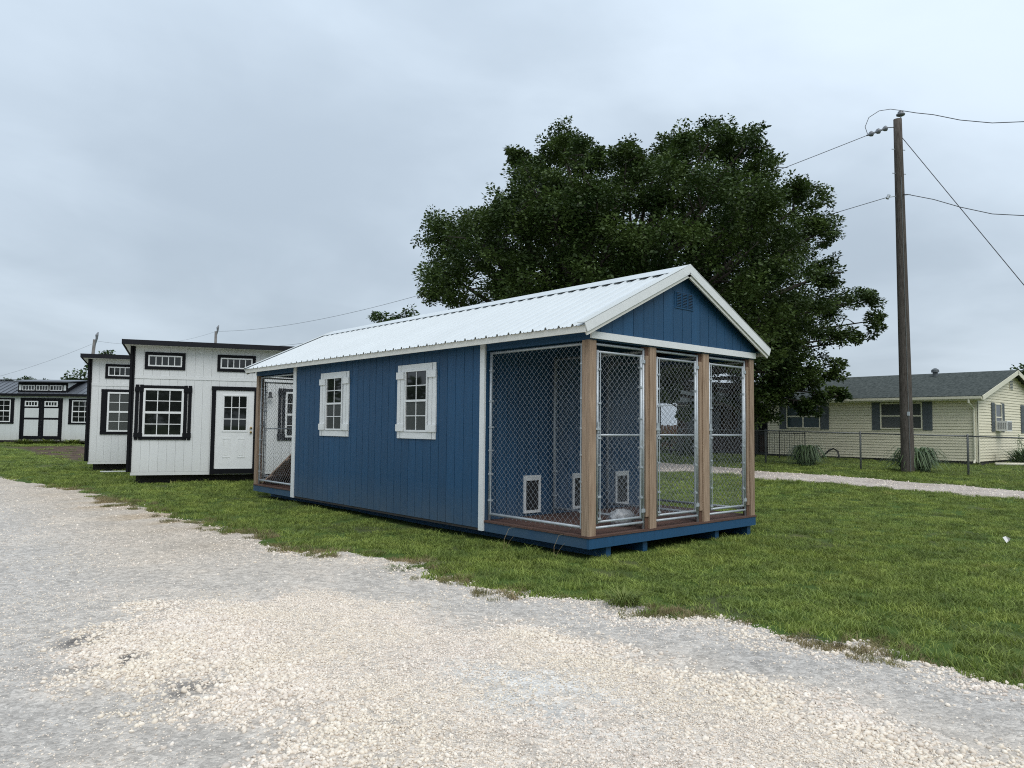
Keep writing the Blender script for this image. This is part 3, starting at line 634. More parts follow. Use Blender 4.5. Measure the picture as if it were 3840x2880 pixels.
def transom(parent, F, u0, u1, z0, z1, n, border=.08):
    FB(F).b(u0, u1, z0, z0+border, .016, .04).build('trim', 'black', parent); FB(F).b(u0, u1, z1-border, z1, .016, .04).build('trim', 'black', parent)
    FB(F).b(u0, u0+border, z0+border, z1-border, .016, .039).build('trim', 'black', parent); FB(F).b(u1-border, u1, z0+border, z1-border, .016, .039).build('trim', 'black', parent)
    window(parent, F, u0+border, u1-border, z0+border, z1-border, n, 1, fr=.032, mun=.022, sashes=1)
AZ = math.atan2(-.37, .929)
def lean_shed(name, label, origin, width, depth, zb, zg):
    s = thing(name, label, 'shed', (origin[0], origin[1], zg), AZ)
    b = zb-zg; t = 3.56-zg; F = ((0, 0, 0), (1, 0, 0), (0, -1, 0)); slope = .14
    FLs = ((0, 0, 0), (0, 1, 0), (-1, 0, 0)); FRs = ((width, 0, 0), (0, 1, 0), (1, 0, 0)); FBs = ((0, depth, 0), (1, 0, 0), (0, 1, 0))
    m = MB(); m.poly([(.01, .01, b), (width-.01, .01, b), (width-.01, depth-.01, b), (.01, depth-.01, b), (.01, .01, t-.03), (width-.01, .01, t-.03), (width-.01, depth-.01, t-slope*depth-.03), (.01, depth-.01, t-slope*depth-.03)],
                     [(0, 3, 2, 1), (4, 5, 6, 7), (0, 1, 5, 4), (1, 2, 6, 5), (2, 3, 7, 6), (3, 0, 4, 7)]); m.build('core', 'shed', s)
    zs = 2.795-zg
    planks(s, F, .02, width-.02, b+.03, zs-.085, 'shed', gap=.0035); planks(s, F, .02, width-.02, zs, t, 'shed', gap=.0035)
    FB(F).b(.02, width-.02, zs-.083, zs-.002, .004, .026).build('band_board', 'shed', s)
    for FF_ in (FLs, FRs): planks(s, FF_, .02, depth-.02, b+.03, t, 'shed', gap=.0035, top=lambda u: t-slope*u-.02)
    planks(s, FBs, .02, width-.02, b+.03, t-slope*depth-.03, 'shed', gap=.0035)
    FB(F).b(0, width, b-.055, b+.028, -.03, .012).build('skirt_board', 'shed', s)
    for (a, c) in ((-.095, .018), (width-.018, width+.095)): FB(F).b(a, c, b+.03, t, .0145, .04).build('corner_trim', 'black', s)
    for FF_ in (FLs, FRs): FB(FF_).b(-.04, .10, b+.03, t-.02, .0145, .038).build('corner_trim', 'black', s)
    for y in (.35, depth-.35): m = MB(); m.box(.1, width-.1, y-.06, y+.06, -.05, b-.056); m.build('skid', 'skid', s)
    # roof slab, soffit and fascia
    z0 = t+.02
    def slab(y0, y1, x0, x1, lo, hi, mt, nm):
        m = MB(); m.poly([(x0, y0, z0-slope*y0+lo), (x1, y0, z0-slope*y0+lo), (x1, y1, z0-slope*y1+lo), (x0, y1, z0-slope*y1+lo), (x0, y0, z0-slope*y0+hi), (x1, y0, z0-slope*y0+hi), (x1, y1, z0-slope*y1+hi), (x0, y1, z0-slope*y1+hi)],
                         [(0, 3, 2, 1), (4, 5, 6, 7), (0, 1, 5, 4), (1, 2, 6, 5), (2, 3, 7, 6), (3, 0, 4, 7)]); return m.build(nm, mt, s)
    slab(-.28, depth+.2, -.22, width+.22, -.045, -.01, 'shed', 'soffit')
    slab(-.30, depth+.22, -.24, width+.24, -.009, .045, 'black_roof', 'roof')
    slab(-.322, -.301, -.25, width+.25, -.075, .05, 'black_roof', 'fascia')
    for x in (-.262, width+.241): slab(-.322, depth+.24, x, x+.021, -.06, .052, 'black_roof', 'rake_trim')
    return s, F, zg
GA = float(G(-1.0, 14.3)); GB = float(G(-.9, 19.6))
A, FA, za_ = lean_shed('white_shed', 'nearest white shed with black trim, glazed door and sloping black roof', (-1.246, 14.59), 5.3, 3.4, .30, GA)
shed_window(A, FA, .057, 1.377, 1.146-za_, 2.555-za_, 3, 2, 'double')
transom(A, FA, .244, 1.20, 2.955-za_, 3.40-za_, 5); transom(A, FA, 1.974, 2.93, 2.955-za_, 3.40-za_, 5); transom(A, FA, 3.70, 4.66, 2.955-za_, 3.40-za_, 5)
shed_window(A, FA, 3.54, 4.86, 1.14-za_, 2.55-za_, 3, 2, 'double')
# door with nine lights
FB(FA).b(1.868, 1.968, .25-za_, 2.46-za_, .016, .05).build('door_trim', 'black', A); FB(FA).b(2.922, 3.022, .25-za_, 2.46-za_, .016, .05).build('door_trim', 'black', A)
FB(FA).b(1.858, 3.032, 2.461-za_, 2.56-za_, .016, .055).build('door_trim', 'black', A); FB(FA).b(1.97, 2.92, .262-za_, .39-za_, .016, .048).build('threshold', 'black', A)
dr = FB(FA).b(1.97, 2.92, .405-za_, 2.46-za_, .016, .03).build('door', 'white', A)
FB(FA).b(1.985, 2.905, .391-za_, .404-za_, .016, .04).build('door_sweep', 'trim_grey', A)
m = FB(FA); u0, u1, z0, z1 = 2.135, 2.775, 1.365-za_, 2.345-za_
m.b(u0, u0+.035, z0, z1, .0305, .042); m.b(u1-.035, u1, z0, z1, .0305, .042); m.b(u0+.035, u1-.035, z0, z0+.035, .0305, .042); m.b(u0+.035, u1-.035, z1-.035, z1, .0305, .042)
for k in (1, 2): m.b(u0+.035+k*.19-.01, u0+.035+k*.19+.01, z0+.035, z1-.035, .0315, .039); m.b(u0+.035, u1-.035, z0+.035+k*.3033-.01, z0+.035+k*.3033+.01, .0315, .038)
m.build('light_frame', 'white', dr)
for i in range(3):
    for j in range(3): FB(FA).b(u0+.035+i*.19+.01, u0+.035+(i+1)*.19-.01, z0+.035+j*.3033+.01, z0+.035+(j+1)*.3033-.01, .0302, .032).build('pane', 'glass', dr)
for (a, b) in ((2.166, 2.353), (2.531, 2.72)):
    m = FB(FA); z0, z1 = .687-za_, 1.195-za_
    m.b(a, a+.018, z0, z1, .0302, .038); m.b(b-.018, b, z0, z1, .0302, .038); m.b(a+.018, b-.018, z0, z0+.018, .0302, .038); m.b(a+.018, b-.018, z1-.018, z1, .0302, .038); m.b(a+.05, b-.05, z0+.05, z1-.05, .0302, .036); m.build('raised_panel', 'white', dr)
def knob(parent, F, u, z, mt='brass'):
    m = FB(F); m.tube([m.P(u, .03, z), m.P(u, .05, z), m.P(u, .055, z), m.P(u, .085, z), m.P(u, .092, z)], [.03, .03, .014, .03, .012], 12); m.build('knob', mt, parent, smooth=True)
knob(dr, FA, 2.86, 1.355-za_); knob(dr, FA, 2.86, 1.475-za_)
# small wall lamp by the second window
m = FB(FA); m.b(3.29, 3.36, 2.36-za_, 2.44-za_, .016, .05); m.tube([m.P(3.325, .05, 2.42-za_), m.P(3.325, .12, 2.44-za_), m.P(3.325, .13, 2.36-za_), m.P(3.325, .13, 2.28-za_)], [.012, .014, .03, .075], 10); m.build('wall_lamp', 'iron', A)
B, FBB, zb_ = lean_shed('white_shed', 'white shed with black trim half hidden behind the nearest white shed', (-1.121, 19.816), 5.3, 3.4, .355, GB)
shed_window(B, FBB, .30, 1.62, 1.213-zb_, 2.615-zb_, 3, 2, 'plain', gms=['glass_grey', 'glass_grey'])
transom(B, FBB, .385, 1.34, 2.95-zb_, 3.40-zb_, 5); transom(B, FBB, 2.1, 3.05, 2.95-zb_, 3.40-zb_, 5)
# long far shed with dormer
GC = .42; AC_ = math.atan2(-.626, .78)
Cs = thing('long_shed', 'long low grey-white shed with double doors and a black windowed dormer', 'shed', (-.807, 41.141, GC), AC_)
FC = ((0, 0, 0), (1, 0, 0), (0, -1, 0)); x0c, x1c, dpc = -4.6, 6.6, 3.6; zc = GC; tb, tt = .62-zc, 3.02-zc
m = MB(); m.box(x0c+.01, x1c-.01, .01, dpc-.01, tb, tt-.01); m.build('core', 'shed_c', Cs)
planks(Cs, FC, x0c, x1c, tb, tt, 'shed_c', gap=.0035, pitch=.3)
for Fs in (((x0c, 0, 0), (0, 1, 0), (-1, 0, 0)), ((x1c, 0, 0), (0, 1, 0), (1, 0, 0))): planks(Cs, Fs, 0, dpc, tb, 4.2-zc, 'shed_c', gap=.0035, pitch=.3, top=lambda u: tt+.44*min(u, dpc-u), brk=dpc/2)
planks(Cs, ((x0c, dpc, 0), (1, 0, 0), (0, 1, 0)), 0, x1c-x0c, tb, tt, 'shed_c', gap=.0035, pitch=.4)
FB(FC).b(x0c, x1c, tb-.08, tb-.002, -.03, .01).build('skirt_board', 'skid', Cs)
for x in (x0c+.4, 1.0, x1c-.4): m = MB(); m.box(x-.1, x+.1, .05, dpc-.05, -.08, tb-.082); m.build('skid', 'skid', Cs)
rz0, rz1 = 3.06-zc, 3.86-zc
def cs(sgn):
    y0, y1 = (-.2, dpc/2) if sgn else (dpc+.2, dpc/2); n = int((x1c-x0c+.4)/.3)
    for k in range(n):
        a = x0c-.2+k*.3; m = MB()
        m.poly([(a, y0, rz0), (a+.27, y0, rz0), (a+.27, y1, rz1), (a, y1, rz1)], [(0, 1, 2, 3)]); m.poly([(a+.27, y0, rz0), (a+.275, y0, rz0+.03), (a+.295, y0, rz0+.03), (a+.3, y0, rz0), (a+.3, y1, rz1), (a+.295, y1, rz1+.03), (a+.275, y1, rz1+.03), (a+.27, y1, rz1)], [(0, 1, 6, 7), (1, 2, 5, 6), (2, 3, 4, 5), (0, 3, 2, 1)])
        m.build('roof_panel', 'charcoal', Cs)
cs(True); cs(False)
m = MB(); m.box(x0c-.2, x1c+.2, -.222, -.2, rz0-.12, rz0+.01); m.build('fascia', 'black', Cs)
m = MB(); m.beam((x0c-.2, dpc/2, rz1+.04), (x1c+.2, dpc/2, rz1+.04), .3, .02); m.build('ridge_cap', 'charcoal', Cs)
# dormer
dz0, dz1 = rz0+.02, 3.68-zc; DY = .02
m = MB(); m.poly([(.78, DY, dz0-.1), (3.33, DY, dz0-.1), (3.33, DY, dz1), (.78, DY, dz1), (.78, 1.7, dz1+.12), (3.33, 1.7, dz1+.12), (.78, 1.7, dz0-.1), (3.33, 1.7, dz0-.1)], [(0, 1, 2, 3), (3, 2, 5, 4), (0, 3, 4, 6), (1, 7, 5, 2)]); dm = m.build('dormer', 'black', Cs)
m = MB(); m.poly([(.60, -.20, dz1+.0), (3.52, -.20, dz1+.0), (3.52, 1.75, dz1+.19), (.60, 1.75, dz1+.19), (.60, -.20, dz1+.055), (3.52, -.20, dz1+.055), (3.52, 1.75, dz1+.245), (.60, 1.75, dz1+.245)], [(0, 3, 2, 1), (4, 5, 6, 7), (0, 1, 5, 4), (1, 2, 6, 5), (2, 3, 7, 6), (3, 0, 4, 7)]); m.build('dormer_roof', 'charcoal', dm)
FD = ((0, DY, 0), (1, 0, 0), (0, -1, 0))
for (a, b) in ((1.02, 1.64), (1.714, 2.347), (2.422, 3.068)): window(Cs, FD, a, b, 3.25-zc, 3.53-zc, 4, 1, fr=.032, mun=.03, sashes=1, w=.003)
for a in (.836, 3.13): FB(FD).b(a, a+.12, 3.255-zc, 3.545-zc, .003, .015).build('dormer_strip', 'shed_c', dm)
m = MB(); m.poly([(3.335, .05, dz1-.02), (3.335, .9, dz1+.04), (3.335, .05, dz1-.3), (3.345, .05, dz1-.02), (3.345, .9, dz1+.04), (3.345, .05, dz1-.3)], [(0, 1, 2), (5, 4, 3), (0, 3, 4, 1), (1, 4, 5, 2), (2, 5, 3, 0)]); m.build('dormer_cheek', 'shed_c', dm)
# double doors
for k, (a, b) in enumerate(((1.05, 2.05), (2.06, 3.06))):
    d = FB(FC).b(a, b, .66-zc, 2.78-zc, .016, .03).build('door', 'black', Cs)
    FB(FC).b(a+.15, b-.12, 1.813-zc, 2.313-zc, .031, .036).build('door_panel', 'shed_c', d); FB(FC).b(a+.15, b-.12, .85-zc, 1.704-zc, .031, .036).build('door_panel', 'shed_c', d)
    window(d, FC, a+.16, b-.16, 2.40-zc, 2.69-zc, 4, 1, fr=.06, mun=.04, sashes=1, w=.031)
m = FB(FC); m.b(.97, 1.045, .6-zc, 2.82-zc, .016, .04); m.b(3.065, 3.14, .6-zc, 2.82-zc, .016, .04); m.b(.97, 3.14, 2.785-zc, 2.85-zc, .0155, .045); m.build('door_trim', 'black', Cs)
for (a, b) in ((-.72, .66), (3.45, 4.83)): shed_window(Cs, FC, a, b, 1.483-zc, 2.83-zc, 3, 2, 'plain')

# ================================================================== YELLOW HOUSE
HX, HY = 24.65, 3.25; HG = .34
house = thing('ranch_house', 'single-storey pale yellow house with grey shingle roof and grey shutters', 'house', (HX, HY, HG))
FHf = ((0, 0, 0), (0, 1, 0), (-1, 0, 0)); FHg = ((0, 0, 0), (1, 0, 0), (0, -1, 0)); HLn, HD = 8.45, 8.2
zb0, zt0 = .12, 2.55
m = MB(); m.box(.02, HD-.02, .02, HLn-.0, -.1, zt0+.02); m.build('core', 'found', house)  # dark core colour stands in for lap shadow lines between the siding boards
m = MB(); m.box(.06, HD-.06, .06, HLn-.01, -.3, zb0-.002); m.build('foundation', 'found', house)
lap = .108; n = int((zt0-zb0)/lap)
def course(F, u0, u1, z, nm='siding_board', mt='vinyl'):
    m = FB(F); P = m.P; h = lap; z += .0065; h = lap-.0065; a = [(u0, .03, z), (u1, .03, z), (u1, .012, z+h), (u0, .012, z+h), (u0, .0, z), (u1, .0, z), (u1, .0, z+h), (u0, .0, z+h)]
    m.poly([P(*q) for q in a], [(0, 1, 2, 3), (0, 4, 5, 1), (3, 2, 6, 7), (0, 3, 7, 4), (1, 5, 6, 2)]); m.build(nm, mt, house)
for i in range(n): course(FHf, .06, HLn, zb0+i*lap); course(FHg, .06, HD-.06, zb0+i*lap)
MH = (4.09-3.0)/4.1
for i in range(n, n+11):
    z = zb0+i*lap; ins = max(0, (z-zt0)/MH)+.06
    if ins < HD/2-.1: course(FHg, ins, HD-ins, z)
FB(FHf).b(-.02, .06, zb0-.03, zt0, .001, .028).build('corner_post', 'vinyl_trim', house); FB(FHg).b(-.028, .06, zb0-.03, zt0, .001, .028).build('corner_post', 'vinyl_trim', house)
# roof
EX, EYa, EYb = -.38, -.28, 15.2; z0r = 3.0-HG-.10; PKX = HD/2; z1r = z0r+MH*(PKX-EX)
for sg in (0, 1):
    xa = EX if sg == 0 else HD-EX
    m = MB(); m.poly([(xa, EYa, z0r), (xa, EYb, z0r), (PKX, EYb, z1r), (PKX, EYa, z1r), (xa, EYa, z0r-.05), (xa, EYb, z0r-.05), (PKX, EYb, z1r-.05), (PKX, EYa, z1r-.05)], [(0, 1, 2, 3), (7, 6, 5, 4), (0, 4, 5, 1), (1, 5, 6, 2), (2, 6, 7, 3), (3, 7, 4, 0)]); m.build('shingle_roof', 'shingle', house)
    nn = Vector((-MH if sg == 0 else MH, 0, 1)).normalized()
    m = MB(); m.beam(Vector((xa, EYa-.012, z0r))-nn*.10, Vector((PKX, EYa-.012, z1r))-nn*.10, .024, .17, nn); m.build('rake_board', 'vinyl_trim', house)
m = MB(); m.box(EX-.03, EX-.006, EYa, 8.9, z0r-.17, z0r-.055); m.box(EX-.10, EX-.03, EYa, 8.9, z0r-.13, z0r-.118); m.box(EX-.105, EX-.095, EYa, 8.9, z0r-.118, z0r-.03); m.build('gutter', 'vinyl_trim', house)
m = MB(); m.box(EX, -.001, EYa, EYb, z0r-.18, z0r-.165); m.build('soffit', 'vinyl_trim', house)
m = MB(); m.tube([(EX-.06, .15, z0r-.14), (EX-.06, .15, z0r-.26), (-.07, .10, z0r-.5), (-.07, .10, .2), (-.18, .10, .06)], .04, 8); m.build('downspout', 'vinyl_trim', house)
for (x, y, s) in ((3.5, 2.6, .10), (3.5, 8.3, .07)):
    m = MB(); zz_ = z0r+MH*(x-EX); m.tube([(x, y, zz_-.1), (x, y, zz_+.16), (x, y, zz_+.165), (x, y, zz_+.27), (x, y, zz_+.34)], [s, s, s*1.6, s*1.5, s*.5], 12); m.build('roof_vent', 'shutter', house, smooth=False)
# front windows with shutters
def house_win(F, a, b, z0, z1, gm, split=True):
    window(house, F, a, b, z0, z1, 2 if split else 1, 1, fm='vinyl_trim', gm=gm, fr=.04, mun=.06 if split else .02, sashes=2, w=.031, deep=.045)
def shutter(F, a, b, z0, z1):
    s_ = FB(F).b(a, b, z0, z1, .031, .05).build('shutter', 'shutter', house); m = FB(F); k = int((z1-z0-.12)/.05)
    for i in range(k): m.b(a+.04, b-.04, z0+.06+i*.05, z0+.06+i*.05+.03, .0505, .057)
    m.build('louvre', 'shutter', s_)
z0w, z1w = 1.60-HG, 2.72-HG
for (a, b, c, d, gm) in ((1.53, 1.88, 3.42+.06, 3.80, 'glass_grey'), (5.60, 5.97, 7.53, 7.86, 'glass_teal')):
    shutter(FHf, a, b, z0w, z1w); shutter(FHf, c, d, z0w, z1w); house_win(FHf, b+.01, c-.01, z0w+.04, z1w-.03, gm)
# gable windows
house_win(FHg, 1.88, 2.66, 1.62-HG, 2.66-HG, 'glass_grey', False); shutter(FHg, 1.48, 1.86, 1.58-HG, 2.70-HG); shutter(FHg, 2.68, 3.06, 1.58-HG, 2.70-HG)
house_win(FHg, 5.75, 6.7, 1.55-HG, 2.66-HG, 'glass_grey', False); shutter(FHg, 5.28, 5.73, 1.53-HG, 2.70-HG)
v = FB(FHg); v.b(3.86, 4.30, 3.28-HG, 3.68-HG, .03, .0405); v = v.build('gable_vent', 'vinyl_trim', house)
m = FB(FHg)
for i in range(6): m.b(3.9, 4.26, 3.31-HG+i*.06, 3.31-HG+i*.06+.03, .041, .05)
m.build('louvre', 'shutter', v)
# brown brick wing with porch
m = MB(); m.box(2.0, HD-.02, HLn+.005, 14.9, -.3, 3.10); m.build('brick_wing', 'brick', house)
FW = ((2.0, 0, 0), (0, 1, 0), (-1, 0, 0))
for (a, b) in ((9.6, 10.8), (12.6, 13.8)): window(house, FW, a, b, .95, 2.1, 2, 1, fm='iron', gm='dark', w=.001); shutter(FW, a-.4, a-.03, .93, 2.12); shutter(FW, b+.03, b+.4, .93, 2.12)
m = MB(); m.poly([(2.0, 14.9, 3.1), (HD-2.0, 14.9, 3.1), (PKX, 14.9, z1r-.06), (2.0, 14.88, 3.1), (HD-2.0, 14.88, 3.1), (PKX, 14.88, z1r-.06)], [(0, 1, 2), (5, 4, 3)]); m.build('gable_wall', 'brick', house)
m = MB(); m.box(.1, 2.0, HLn+.01, 14.7, -.3, .15); m.build('porch_slab', 'found', house)
for y in (9.0, 11.8, 14.6): m = MB(); m.box(.02, .12, y-.05, y+.05, .15, z0r-.18); m.build('porch_post', 'iron', house)
# window air conditioner
ac = thing('air_conditioner', 'white window air conditioner hanging from the gable window of the yellow house', 'air conditioner', (HX+1.95, HY, 1.60))
m = MB(); m.box(0, .62, -.42, -.024, 0, .40); bdy = m.build('casing', 'ac', ac)
m = MB(); [m.box(.05+k*.045, .05+k*.045+.022, -.4275, -.4205, .05, .35) for k in range(12)]; m.build('grille', 'ac_grille', ac)
m = MB(); [m.box(-.0075, -.0005, -.38+k*.06, -.35+k*.06, .08, .33) for k in range(5)]; m.build('side_louvre', 'ac_grille', ac)
# iron railing by the porch
rl = thing('iron_railing', 'black iron railing in front of the porch of the yellow house', 'railing', (22.6, 8.9, float(G(22.6, 8.9))))
FRl = ((0, 0, 0), (0, 1, 0), (-1, 0, 0))
for z in (.16, 1.06): m = FB(FRl); m.b(0, 5.6, z, z+.04, -.02, .02); m.build('rail', 'iron', rl)
for k in range(51):
    m = FB(FRl); th = .028 if k % 10 == 0 else .011; m.b(k*.112-th/2, k*.112+th/2, -.1 if k % 10 == 0 else .2, 1.14 if k % 10 == 0 else 1.06, -th/2, th/2); m.build('baluster' if k % 10 else 'railing_post', 'iron', rl)

# ================================================================== FENCE
FXP = [(18.95, 12.4), (18.87, 8.52), (18.36, 4.82), (18.45, 1.69), (18.55, -1.5), (18.6, -5.0)]
fence = thing('chain_link_fence', 'low galvanised chain link fence in front of the yellow house', 'fence', (0, 0, 0))
for i, (x, y) in enumerate(FXP):
    m = MB(); g = float(GZ(x, y)); m.tube([(x, y, g-.2), (x, y, g+1.24), (x, y, g+1.27)], [.032, .032, .012], 8); m.build('fence_post', 'wire_far', fence, smooth=True)
for (a, b) in zip(FXP, FXP[1:]):
    ga, gb = float(GZ(*a)), float(GZ(*b)); m = MB(); m.tube([(*a, ga+1.2), (*b, gb+1.2)], .021, 8); m.build('top_rail', 'wire_far', fence, smooth=True)
    d = np.array(b)-np.array(a); Ld = np.hypot(*d); e = d/Ld
    F = ((a[0], a[1], (ga+gb)/2), (e[0], e[1], (gb-ga)/Ld), (e[1], -e[0], 0)); F = ((a[0], a[1], ga), (e[0], e[1], (gb-ga)/Ld), (e[1], -e[0], 0)); chain(fence, F, 0, Ld, .03, 1.2, .03, p=.04, r=.0018, mt='wire_far')

# ================================================================== POLES AND WIRES
up_ = thing('utility_pole', 'tall weathered wooden utility pole standing before the yellow house', 'utility pole', (18.24, 3.31, .22))
PT = Vector((17.48-18.24, 3.12-3.31, 11.30-.22)); pts = [Vector((0, 0, -.6))] + [PT*(k/10) for k in range(11)]
m = MB(); m.tube(pts, [.20]+[.195-.075*k/10 for k in range(11)], 16); m.build('shaft', 'pole', up_, smooth=True)
m = MB(); q = PT+Vector((.09, -.06, 0)); m.tube([q+Vector((0, 0, -.5)), q+Vector((0, 0, .12))], .022, 8); m.build('pin', 'galv', up_)
m = MB(); m.tube([q+Vector((0, 0, z)) for z in (.10, .13, .17, .21, .235, .26, .27)], [.06, .125, .13, .07, .085, .06, .02], 14); m.build('insulator', 'porcelain', up_, smooth=True)
sa = Vector((17.28, 3.34, 11.04))-Vector((18.24, 3.31, .22)); sb = Vector((16.78, 3.78, 10.78))-Vector((18.24, 3.31, .22))
m = MB(); m.tube([PT*.978, sa], .015, 6); m.tube([sa.lerp(sb, t) for t in np.linspace(0, 1, 13)], [.02, .09, .075, .03, .03, .09, .075, .03, .03, .09, .075, .03, .02], 12); m.build('strain_insulator', 'porcelain', up_, smooth=True)
lo = PT*((8.9-.22)/(11.3-.22))
m = MB(); m.tube([lo+Vector((-.32, .28, -.05)), lo+Vector((.25, -.22, .06))], .014, 6); m.tube([lo+Vector((-.30, .26, -.09)), lo+Vector((-.26, .22, .03))], .05, 8); m.build('neutral_clamp', 'galv', up_)
for z in (10.35, 9.6): m = MB(); pz = PT*((z-.22)/11.08); m.tube([pz+Vector((-.20, .12, 0)), pz+Vector((.2, -.12, 0))], .014, 6); m.build('bolt', 'galv', up_)
m = MB(); m.tube([PT*k/12+Vector((-.15+.005*k, -.13+.004*k, 0)) for k in range(0, 11)], .012, 5); m.build('ground_wire', 'wire_far', up_)
m = MB(); pz = PT*.17+Vector((-.165, -.095, 0)); m.box(pz.x-.01, pz.x+.05, pz.y-.05, pz.y+.01, pz.z-.06, pz.z+.06); m.build('pole_tag', 'galv', up_)
def cable(label, pts, r, name='power_line', group=None, n=5):
    m = MB(); m.tube(pts, r, n); return tag(m.build(name, 'cable', None, smooth=True), label, 'cable', group)
def sag(a, b, s, n=40):
    a, b = Vector(a), Vector(b); return [a.lerp(b, t)-Vector((0, 0, s*4*t*(1-t))) for t in np.linspace(0, 1, n)]
FPt = (18.52, 64.74, 10.30)
cable('upper power line running left from the utility pole through the big tree', sag((16.78, 3.78, 10.78), FPt, 1.5), .010)
cable('lower power line running left from the utility pole behind the big tree', sag((17.30, 3.42, 8.84), (18.52, 64.74, 8.6), 1.2), .010)
cable('looped jumper wire at the top of the utility pole', [Vector((16.80, 3.76, 10.83)), Vector((16.73, 3.80, 11.05)), Vector((16.82, 3.72, 11.35)), Vector((17.05, 3.5, 11.56)), Vector((17.32, 3.26, 11.62)), Vector((17.56, 3.06, 11.585))], .010, 'jumper_wire')

cable('upper power line leaving the top of the utility pole to the right', [Vector(p) for p in ((17.56, 3.06, 11.585), (17.56, 2.6, 11.36), (17.55, 2.12, 11.15), (17.55, 1.4, 10.76), (17.55, .58, 10.42), (17.55, -.19, 10.22), (17.5, -2, 9.95), (17.4, -6, 9.7), (17.2, -14, 9.75), (17, -30, 10.8))], .012)
cable('lower power line leaving the utility pole to the right', [Vector(p) for p in ((17.62, 3.15, 8.93), (17.55, 2.92, 8.88), (17.55, 2.17, 8.55), (17.55, 1.46, 8.16), (17.55, .64, 7.78), (17.55, -.13, 7.57), (17.5, -2, 7.3), (17.4, -6, 7.1), (17.2, -14, 7.2), (17, -30, 8.4))], .012)
cable('straight steel guy wire slanting down from the utility pole to the right', [Vector((17.58, 3.05, 10.74)), Vector((17.55, -.08, 5.62)), Vector((17.5, -3.45, .1))], .012, 'guy_wire')
def far_pole(label, base, top, r):
    t = thing('utility_pole', label, 'utility pole', base); d = Vector(top)-Vector(base)
    m = MB(); m.tube([Vector((0, 0, -.4)), d*.5, d], [r*1.25, r*1.1, r], 10); m.build('shaft', 'pole_far', t, smooth=True)
    m = MB(); m.tube([d+Vector((.0, 0, -.6)), d+Vector((.12, -.1, .1)), d+Vector((.12, -.1, .35)), d+Vector((.2, -.15, .6))], [.05, .09, .12, .03], 8); m.build('hardware', 'porcelain', t)
far_pole('distant utility pole poking up above the roof of the nearest white shed', (18.52, 64.74, .6), FPt, .12)
far_pole('distant leaning utility pole behind the half hidden white shed', (7.25, 61.9, .6), (7.62, 61.1, 8.3), .12)
cable('distant power line strung between the two far utility poles', sag(FPt, (7.6, 61.1, 8.2), .7, 16), .007)
cable('distant power line dropping left from the leaning far pole', sag((7.6, 61.1, 8.0), (-6, 70, 3.2), .8, 16), .007)

# ================================================================== TREES
def leaf_cloud(blobs, n_per, leaf, rg, spread=.5, per=70):
    """leaves gathered in flattened sprays over the outer part of each blob, so gaps and light tops appear"""
    cs_, rs_ = [], []
    for (x, y, z, r) in blobs:
        n = int(n_per*r*r)+3; d = rg.normal(size=(n, 3)); d[:, 2] += .18; d /= np.linalg.norm(d, axis=1)[:, None]
        k = r*(.22+.60*rg.random(n)**.45)
        cs_.append(np.array([x, y, z])+d*k[:, None]*np.array([1, 1, .9])); rs_.append(np.minimum(spread, .42*r)*rg.uniform(.6, 1.25, n))
    cs_ = np.concatenate(cs_); rs_ = np.concatenate(rs_); n = len(cs_)
    q = rg.normal(size=(n*per, 3)); q /= np.linalg.norm(q, axis=1)[:, None]; q *= (rg.random(n*per)**.45)[:, None]*np.array([1, 1, .62])
    tilt = rg.normal(0, .35, (n, 2)); q[:, 2] += q[:, 0]*np.repeat(tilt[:, 0], per)+q[:, 1]*np.repeat(tilt[:, 1], per)
    p = np.repeat(cs_, per, 0)+q*np.repeat(rs_, per)[:, None]; N_ = len(p)
    d = q+rg.normal(0, .5, (N_, 3)); d[:, 2] = d[:, 2]*.5-.08; d /= np.linalg.norm(d, axis=1)[:, None]
    u = rg.normal(0, .55, (N_, 3)); u[:, 2] += 1.0; sv = np.cross(d, u); sv /= np.linalg.norm(sv, axis=1)[:, None]
    L_ = leaf*(.65+.6*rg.random(N_))[:, None]; Wd = L_*.30
    V = np.stack([p, p+d*L_*.5+sv*Wd, p+d*L_, p+d*L_*.5-sv*Wd], 1).reshape(-1, 3); F = np.arange(N_*4).reshape(-1, 4)
    return V, F
def tree(name, label, base, blobs, trunk_r, fork, n_per, leaf, seed, mt='leaf', per=60, spread=.5, cat='tree', limbs=True):
    t = thing(name, label, cat, base); rg = np.random.default_rng(seed)
    V, F = leaf_cloud(blobs, n_per, leaf, rg, spread, per); np_mesh('crown', V, F, mt, t, kind='stuff')
    m = MB(); m.tube([(0, 0, -.5), (0, 0, .3), (.05, 0, fork*.5), (0, .05, fork), (0, .05, fork+.6)], [trunk_r*1.5, trunk_r*1.15, trunk_r, trunk_r*.9, trunk_r*.5], 12); m.build('trunk', 'bark', t, smooth=True)
    if limbs:
        for (x, y, z, r) in blobs:
            a = Vector((0, .05, fork*.92)); b = Vector((x, y, z)); m = MB(); mid1 = a.lerp(b, .33)+Vector((rg.uniform(-.3, .3), rg.uniform(-.3, .3), .35)); mid2 = a.lerp(b, .68)+Vector((rg.uniform(-.4, .4), rg.uniform(-.4, .4), .3))
            rr = max(.035, min(trunk_r*.45, .055*r+.03)); m.tube([a, mid1, mid2, b], [rr*1.7, rr*1.25, rr*.8, rr*.3], 7)
            for k in range(3):
                d = Vector((rg.uniform(-1, 1), rg.uniform(-1, 1), rg.uniform(-.2, 1))).normalized(); c = b.lerp(mid2, .3*k/2); m.tube([c, c+d*r*.45, c+d*r*.85+Vector((0, 0, -.1))], [rr*.35, rr*.22, .008], 5)
            m.build('branch', 'bark', t, smooth=True)
    return t
